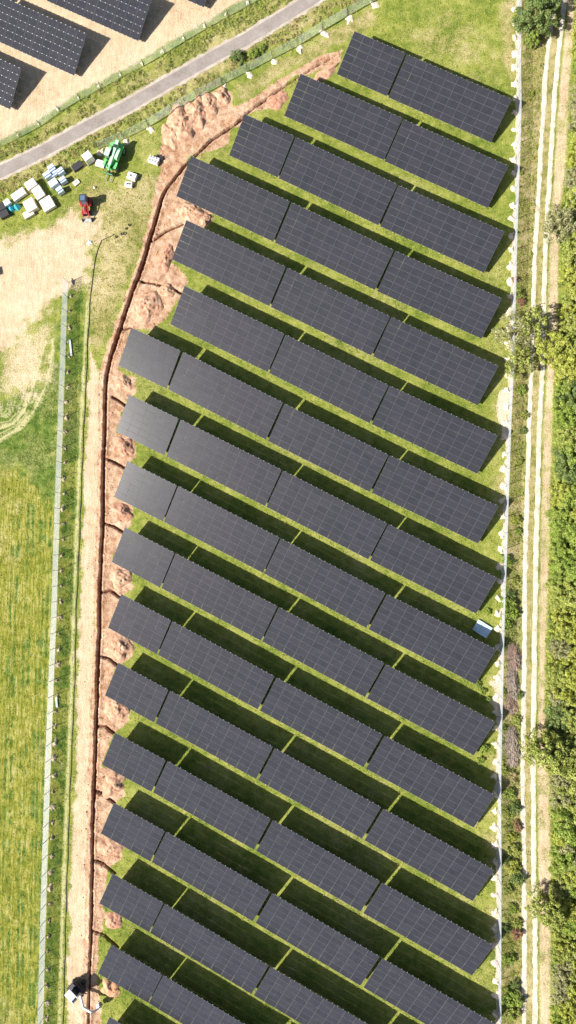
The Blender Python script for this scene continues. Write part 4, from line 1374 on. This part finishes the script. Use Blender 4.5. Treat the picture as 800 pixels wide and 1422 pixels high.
# turquoise bags
for q, (px, py, s, lab) in enumerate(((15, 289, .55, 'left one of the two turquoise bags'), (23, 286, .6, 'right one of the two turquoise bags'))):
    me = heap_mesh('bulk_bag', 40 + q, M_CYAN, s, s * .95, .95, .3, .5, 12, 26)
    p = g(px, py, .4)
    tag(link('bulk_bag', me, None, (p.x, p.y, 0)), lab + ' beside the cream packs', 'bag', 'turquoise bags')
# white crates with reels
for (px, py, w, d, h, rz, lab, n) in ((183, 244.5, 1.55, 1.1, .55, -22, 'white crate with a dark coil on top, right of the telehandler', 1), (178.5, 256, 1.25, .85, .45, -8, 'smaller white crate below the one with the coil', 2), (213.5, 222, 1.8, 1.15, .45, -22, 'white crate of round fittings beside the bare clay', 7)):
    t = goods(px, py, w, d, h, M_WHITE, lab, name='white_crate', cat='crate', rz=rz, group='white crates near the telehandler')
    rl = random.Random(int(px))
    for k in range(n):
        mb = MB()
        cx, cy = ((k % 4) / 3 - .45) * w * .8 if n > 2 else (k - .4) * .4, (k // 4 - .4) * d * .45 if n > 2 else 0
        mb.cyl((cx, cy, .13 + h), (cx, cy, .13 + h + .12), .13, M_DARKM, n=14)
        mb.cyl((cx, cy, .13 + h + .12), (cx, cy, .13 + h + .13), .09, M_WHITE if n > 2 else M_DARKM, n=12)
        mb.build('coil', t)
# black drums beside the crate of fittings
for q, (px, py) in enumerate(((219.5, 216.5), (223.5, 218.5), (225, 221))):
    p = g(px, py, .2)
    mb = MB(); mb.cyl((0, 0, 0), (0, 0, .4), .2, M_BLACKP, n=16); mb.cyl((0, 0, .4), (0, 0, .44), .08, M_DARKM, n=10)
    tag(mb.build('black_drum', None, (p.x, p.y, 0.02)), 'black drum beside the crate of fittings, ' + ('nearest the green fence', 'middle one', 'furthest down')[q], 'drum', 'black drums')
# white tarpaulin and small sack
p = g(124.5, 337)
tag(link('tarpaulin', heap_mesh('tarpaulin', 33, M_WHITE, .62, .5, .35, .6, .7, 12, 30), None, (p.x, p.y, 0), (0, 0, .6)), 'crumpled white tarpaulin on the bare sand', 'tarpaulin')
p = g(131.5, 260.5)
tag(link('sack', heap_mesh('sack', 35, M_CREAM, .28, .24, .45, .3, .4, 8, 18), None, (p.x, p.y, 0)), 'small cream sack above the red tractor', 'sack')
# long white panels lying by the western fence
for (px, py, L_, lab) in ((98.5, 483, 2.7, 'long white sheet lying in the grass strip level with the seventh row'), (79, 975, 1.6, 'short white sheet lying in the grass strip level with the twelfth row')):
    p = g(px, py)
    mb = MB(); mb.box((0, 0, .16), (.32, L_, .05), M_BLUEW, bev=.01); mb.box((-.1, 0, .07), (.05, L_ * .96, .13), M_ALU); mb.box((.1, 0, .07), (.05, L_ * .96, .13), M_ALU)
    tag(mb.build('cable_duct', None, (p.x, p.y, 0), (0, 0, R_(7))), lab, 'duct')
# pallet of wrapped modules near the fence
p = g(669.8, 873)
t = empty('module_pallet', (p.x, p.y, 0), R_(-32), 'pale blue wrapped module pallet half in shade at the tenth row', 'pallet')
pallet_parts(t, 2.1, 1.7)
mb = MB(); mb.box((0, 0, .19), (2.45, 1.85, .12), M_BLUEM, bev=.03); mb.build('wrapped_modules', t)
for k in (-.6, 0, .6):
    mb = MB(); mb.box((k, 0, .19), (.04, 1.77, .135), M_CLAMP); mb.build('strap', t)
# machine just cut by the left edge
p = g(-9, 376)


# ------------------------------------------------------------------ machines
def paint(name, c, dirt=(.35, .27, .18), amt=.35, rough=.35):
    return plain(name, c, rough, 0.0, .08, 2.5, 0, dirt, amt)


M_GREEN = paint('green_machine_paint', (.15, .58, .18), amt=.2)
M_LGREEN = paint('light_green_machine_paint', (.50, .85, .55), amt=.1)
M_REDP = paint('red_machine_paint', (.55, .03, .03), amt=.2)
M_WPAINT = paint('white_machine_paint', (.78, .79, .80), amt=.12)
M_GLASSD = plain('dark_cab_glass', (.03, .04, .05), .08, 0, .1, 3)
M_GLASSB = plain('blue_cab_glass', (.10, .16, .24), .12, 0, .1, 3)
M_STEEL = plain('worn_steel', (.50, .49, .47), .45, .6, .2, 4)


def wheel(t, x, y, r, w, mt_rim, z=None, name='wheel', steer=0.0):
    """wheel (> rim) with lugged tyre, axle along local y"""
    z = r if z is None else z
    mb = MB()
    n = 22
    prof = [(-w / 2, r * .62), (-w / 2, r * .9), (-w * .36, r), (w * .36, r), (w / 2, r * .9), (w / 2, r * .62)]
    vs = []
    for i in range(n):
        a = 2 * math.pi * i / n
        for (yy, rr) in prof:
            vs.append((rr * math.cos(a), yy, rr * math.sin(a)))
    k = len(prof)
    fs = []
    for i in range(n):
        j = (i + 1) % n
        for q in range(k - 1):
            fs.append((i * k + q, i * k + q + 1, j * k + q + 1, j * k + q))
    mb.add(vs, fs, M_RUB)
    for i in range(n):
        a = 2 * math.pi * (i + .5) / n
        M = Matrix.Rotation(-a, 3, 'Y')
        s = 1 if i % 2 else -1
        mb.box(M @ Vector((r * 1.01, s * w * .2, 0)), (.07, w * .5, .07), M_RUB, M)
    o = mb.build(name, t, (x, y, z), (0, 0, steer))
    mb = MB()
    mb.cyl((0, -w * .3, 0), (0, w * .3, 0), r * .62, mt_rim, n=20)
    mb.cyl((0, -w * .42, 0), (0, w * .42, 0), r * .22, M_DARKM, n=10)
    mb.build('rim', o)
    return o


# green telehandler: front points down-left in the photo
p = g(161, 222)
T = empty('telehandler', (p.x, p.y, 0.03), math.atan2(-.95, -.36), 'green telehandler with wheels and long boom beside the road fence', 'telehandler')
mb = MB(); mb.box((0, 0, .85), (4.3, 1.0, .5), M_GREEN, bev=.06); mb.box((-1.9, 0, 1.0), (.7, 1.7, .8), M_GREEN, bev=.08); mb.box((1.75, 0, .8), (.7, 1.2, .6), M_GREEN, bev=.06); mb.build('chassis', T)
mb = MB(); mb.box((-.35, .72, 1.25), (2.0, .72, .85), M_GREEN, bev=.1); mb.box((-.2, .72, 1.70), (1.5, .6, .05), M_LGREEN, bev=.02); mb.build('engine_hood', T)
mb = MB(); mb.box((.15, -.62, 1.55), (1.35, .85, 1.3), M_GLASSD, taper=.88, bev=.05); cab = mb.build('cab', T)
mb = MB(); mb.box((.1, -.62, 2.25), (1.3, .85, .09), M_LGREEN, bev=.03); mb.build('roof', cab)
mb = MB()
for sx_, sy_ in ((-.55, -.95), (.8, -.95), (-.55, -.28), (.8, -.28)):
    mb.bar((sx_, sy_, .95), (sx_ * .9, sy_, 2.22), .06, .06, M_GREEN)
mb.build('cab_frame', cab)
mb = MB(); mb.bar((-2.25, .18, 1.85), (1.9, .18, 1.55), .46, .48, M_LGREEN, .40, .42); mb.bar((1.8, .18, 1.56), (2.65, .18, 1.35), .28, .3, M_GREEN); mb.box((-2.2, .18, 1.75), (.4, .7, .6), M_GREEN, bev=.05); mb.build('boom', T)
mb = MB(); mb.bar((2.6, .18, 1.4), (2.8, .18, .5), .3, .3, M_DARKM); mb.cyl((.6, .18, .95), (1.7, .18, 1.35), .07, M_STEEL, n=10); mb.build('boom_head', T)
mb = MB(); mb.box((2.85, .1, .55), (.12, 1.5, .7), M_DARKM, bev=.02); mb.box((2.95, .1, .85), (.07, 1.45, .06), M_GREEN); mb.build('fork_carriage', T)
for y in (-.35, .55):
    mb = MB(); mb.box((3.45, y, .24), (1.15, .12, .05), M_STEEL); mb.build('fork', T)
for sx_ in (-1.45, 1.45):
    for sy_ in (-1, 1):
        wheel(T, sx_, sy_ * .98, .58, .42, M_LGREEN, steer=.25 if sx_ > 0 else 0)
        mb = MB(); mb.box((sx_, sy_ * .98, 1.24), (1.1, .46, .06), M_GREEN, bev=.02); mb.build('mudguard', T)
mb = MB(); mb.box((-1.2, .1, 2.12), (.5, .5, .12), M_DARKM); mb.cyl((-1.0, -.45, 2.0), (-1.0, -.45, 2.35), .06, M_DARKM); mb.build('exhaust', T)
for y in (-.9, .9):
    mb = MB(); mb.box((2.12, y * .55, 1.0), (.06, .18, .14), M_CLAMP); mb.build('headlight', T)
for y in (-.7, .7):
    mb = MB(); mb.box((-2.27, y, 1.15), (.04, .12, .2), M_REDP); mb.build('tail_light', T)
goods(139.5, 227, 1.65, 1.1, .3, M_WHITE, 'white pack at the front of the green telehandler', name='white_pack', cat='pack', rz=-20, bevel=.03)

# red compact tractor with front loader, facing down
p = g(122, 288)
T = empty('tractor', (p.x, p.y, 0.02), R_(-90), 'red compact tractor with dark cab roof and front loader bucket', 'tractor')
mb = MB(); mb.box((.75, 0, .95), (1.5, .62, .55), M_REDP, taper=.92, bev=.1); mb.box((.8, 0, 1.24), (.9, .2, .05), M_DARKM, bev=.01); hood = mb.build('hood', T)
for y in (-.22, .22):
    mb = MB(); mb.box((1.5, y, 1.0), (.04, .14, .12), M_CLAMP); mb.build('headlight', hood)
mb = MB(); mb.box((.3, 0, .6), (2.4, .45, .35), M_DARKM, bev=.04); mb.build('chassis', T)
mb = MB(); mb.box((-.45, 0, 1.55), (1.15, 1.05, 1.25), M_GLASSB, taper=.92, bev=.05); cab = mb.build('cab', T)
mb = MB(); mb.box((-.45, 0, 2.24), (1.3, 1.2, .12), M_DARKM, bev=.05); mb.box((-.45, 0, 2.31), (.8, .75, .03), M_GLASSB, bev=.01); mb.build('roof', cab)
mb = MB()
for sx_ in (-1.02, .12):
    for sy_ in (-.53, .53):
        mb.bar((sx_, sy_, .95), (sx_ * .95 - .02, sy_ * .94, 2.2), .06, .06, M_REDP)
mb.build('cab_frame', cab)
for sy_ in (-1, 1):
    wheel(T, -.55, sy_ * .72, .58, .34, M_REDP)
    wheel(T, 1.2, sy_ * .60, .38, .26, M_REDP)
    mb = MB(); mb.box((-.55, sy_ * .72, 1.22), (1.1, .36, .05), M_REDP, bev=.02); mb.bar((-.05, sy_ * .72, 1.2), (.15, sy_ * .72, .8), .36, .05, M_REDP); mb.build('mudguard', T)
    mb = MB(); mb.bar((.15, sy_ * .50, 1.35), (1.35, sy_ * .50, 1.05), .09, .13, M_REDP); mb.bar((1.35, sy_ * .50, 1.05), (2.1, sy_ * .50, .35), .09, .12, M_REDP); mb.cyl((.5, sy_ * .5, .8), (1.3, sy_ * .5, .98), .035, M_STEEL, n=8); mb.build('loader_arm', T)
mb = MB()
mb.prism([(2.08, .05), (2.6, .04), (2.62, .07), (2.12, .10), (2.08, .55), (2.2, .62), (2.18, .66), (2.03, .58), (2.02, .05)], -.78, .78, M_STEEL)
mb.prism([(2.05, .06), (2.6, .06), (2.2, .62), (2.06, .56)], -.80, -.77, M_DARKM)
mb.prism([(2.05, .06), (2.6, .06), (2.2, .62), (2.06, .56)], .77, .80, M_DARKM)
mb.build('bucket', T)
mb = MB(); mb.cyl((.85, .2, 1.15), (.85, .2, 1.75), .04, M_DARKM, n=8); mb.build('exhaust', T)
mb = MB(); mb.box((-1.25, 0, .7), (.35, .7, .12), M_DARKM); mb.bar((-1.2, -.3, .6), (-1.6, -.35, .35), .05, .05, M_DARKM); mb.bar((-1.2, .3, .6), (-1.6, .35, .35), .05, .05, M_DARKM); mb.build('hitch', T)

# white mini excavator astride the haul strip, digging at the trench
p = g(110.5, 1368)
T = empty('mini_excavator', (p.x, p.y, 0.02), 0, 'white-roofed mini excavator with dark body digging beside the trench', 'excavator')
ES = 1.2
T.scale = (ES, ES, ES)
for sy_ in (-1, 1):
    mb = MB()
    n = 24
    prof = []
    for i in range(n):
        a = 2 * math.pi * i / n
        prof.append((math.copysign(.62, math.cos(a)) + .26 * math.cos(a), .27 + .26 * math.sin(a)))
    x0 = sy_ * .62
    M = Matrix.Rotation(R_(90), 3, 'Z')
    vs = [M @ Vector((x, yy, z)) for yy in (x0 - .16, x0 + .16) for x, z in prof]
    mb.add(vs, [(i, (i + 1) % n, n + (i + 1) % n, n + i) for i in range(n)] + [tuple(range(n - 1, -1, -1)), tuple(range(n, 2 * n))], M_RUB)
    for k in range(9):
        mb.box(M @ Vector((-.8 + k * .2, x0, .54)), (.34, .05, .04), M_RUB)
    mb.build('crawler_track', T)
mb = MB(); mb.box((0, 0, .42), (.9, 1.2, .25), M_DARKM, bev=.03); mb.box((0, -1.15, .28), (1.35, .07, .34), M_DARKM, bev=.02); mb.bar((-.4, -.5, .35), (-.4, -1.15, .25), .1, .1, M_DARKM); mb.bar((.4, -.5, .35), (.4, -1.15, .25), .1, .1, M_DARKM); mb.build('undercarriage', T)
U = R_(-42)
Mz = Matrix.Rotation(U, 3, 'Z')
mb = MB()
rear = [(-1.0, -.55), (-.85, -.78), (.35, -.78), (.7, -.6), (.7, .55), (.35, .75), (-.7, .75), (-1.0, .5)]
vs = [Mz @ Vector((x, y, z)) for z in (.62, .86) for x, y in rear]
n = 8
mb.add(vs, [(i, (i + 1) % n, n + (i + 1) % n, n + i) for i in range(n)] + [tuple(range(n - 1, -1, -1)), tuple(range(n, 2 * n))], M_DARKM)
mb.box(Mz @ Vector((-.72, -.02, 1.12)), (.66, 1.5, .6), M_BLACKP, Mz, .9, .1)
mb.box(Mz @ Vector((.1, .45, 1.05)), (1.15, .45, .4), M_BLACKP, Mz, .92, .06)
mb.box(Mz @ Vector((-.99, -.02, 1.0)), (.08, 1.1, .3), M_WPAINT, Mz, .92, .02)
body = mb.build('body', T)
mb = MB(); mb.box(Mz @ Vector((-.05, -.2, 1.5)), (1.1, .9, 1.25), M_GLASSD, Mz, .92, .05); cab = mb.build('cab', T)
mb = MB(); mb.box(Mz @ Vector((-.1, -.2, 2.17)), (1.5, 1.05, .10), M_WPAINT, Mz, 1.0, .04); mb.box(Mz @ Vector((.5, -.2, 2.19)), (.35, .8, .1), M_GLASSD, Mz, 1.0, .02); mb.build('roof', cab)
mb = MB()
for a_, b_ in ((-.62, -.66), (.5, -.66), (-.62, .26), (.5, .26)):
    mb.bar(Mz @ Vector((a_, b_, .9)), Mz @ Vector((a_ * .95, b_ * .97, 2.14)), .06, .06, M_WPAINT)
mb.build('cab_frame', cab)


def loc(px, py, z):
    return (g(px, py, z) - T.location) / ES


A = Mz @ Vector((.75, -.2, .85)); Bp = loc(115.5, 1399, 2.0); Cc = loc(127, 1406, 2.35); D = loc(137.5, 1400.5, 1.3)
mb = MB(); mb.bar(A, Bp, .2, .24, M_WPAINT, .2, .32); mb.bar(Bp, Cc, .2, .32, M_WPAINT, .17, .22); mb.cyl(A + Vector((0, .05, .1)), Bp.lerp(A, .3), .045, M_STEEL, n=8); mb.build('boom', T)
mb = MB(); mb.bar(Cc, D, .16, .22, M_WPAINT, .13, .16); mb.cyl(Cc + Vector((0, 0, .2)), D.lerp(Cc, .4) + Vector((0, 0, .22)), .04, M_STEEL, n=8); mb.build('dipper_arm', T)
mb = MB()
bk = D + Vector((-.1, .1, -.35))
M = Matrix.Rotation(R_(130), 3, 'Z')
prof = [(-.28, .3), (.1, .34), (.34, .12), (.34, -.15), (.12, -.34), (-.2, -.36), (-.2, -.31), (.1, -.29), (.28, -.12), (.28, .1), (.08, .28), (-.26, .25)]
vs = [bk + M @ Vector((x, yy, z)) for yy in (-.26, .26) for x, z in prof]
n = len(prof)
mb.add(vs, [(i, (i + 1) % n, n + (i + 1) % n, n + i) for i in range(n)], M_WPAINT)
for yy in (-.26, .26):
    mb.add([bk + M @ Vector((x, yy, z)) for x, z in [(-.28, .3), (.1, .34), (.34, .12), (.34, -.15), (.12, -.34), (-.2, -.36)]], [(0, 1, 2, 3, 4, 5)], M_STEEL)
for k in range(4):
    mb.box(bk + M @ Vector((-.25, -.2 + k * .133, -.34)), (.12, .04, .03), M_STEEL, M)
mb.build('bucket', T)

# dark roller just cut by the left edge of the picture
p = g(-10, 379)
T = empty('roller', (p.x, p.y, 0.02), R_(10), 'dark machine on the bare sand, only its edge showing at the far left', 'roller')
mb = MB(); mb.cyl((.75, -.55, .38), (.75, .55, .38), .38, M_STEEL, n=20); mb.build('drum', T)
mb = MB(); mb.box((-.35, 0, .75), (1.3, .9, .6), M_DARKM, taper=.92, bev=.08); mb.build('body', T)
mb = MB(); mb.bar((.1, -.62, .6), (1.25, -.62, .4), .08, .12, M_DARKM); mb.bar((.1, .62, .6), (1.25, .62, .4), .08, .12, M_DARKM); mb.bar((.1, -.62, .6), (.1, .62, .6), .1, .1, M_DARKM); mb.build('frame', T)
mb = MB(); mb.bar((-.9, -.35, .8), (-.9, -.35, 1.9), .05, .05, M_DARKM); mb.bar((-.9, .35, .8), (-.9, .35, 1.9), .05, .05, M_DARKM); mb.bar((-.9, -.35, 1.9), (-.9, .35, 1.9), .05, .05, M_DARKM); mb.build('roll_bar', T)
for sy_ in (-1, 1):
    wheel(T, -.7, sy_ * .5, .38, .25, M_DARKM)
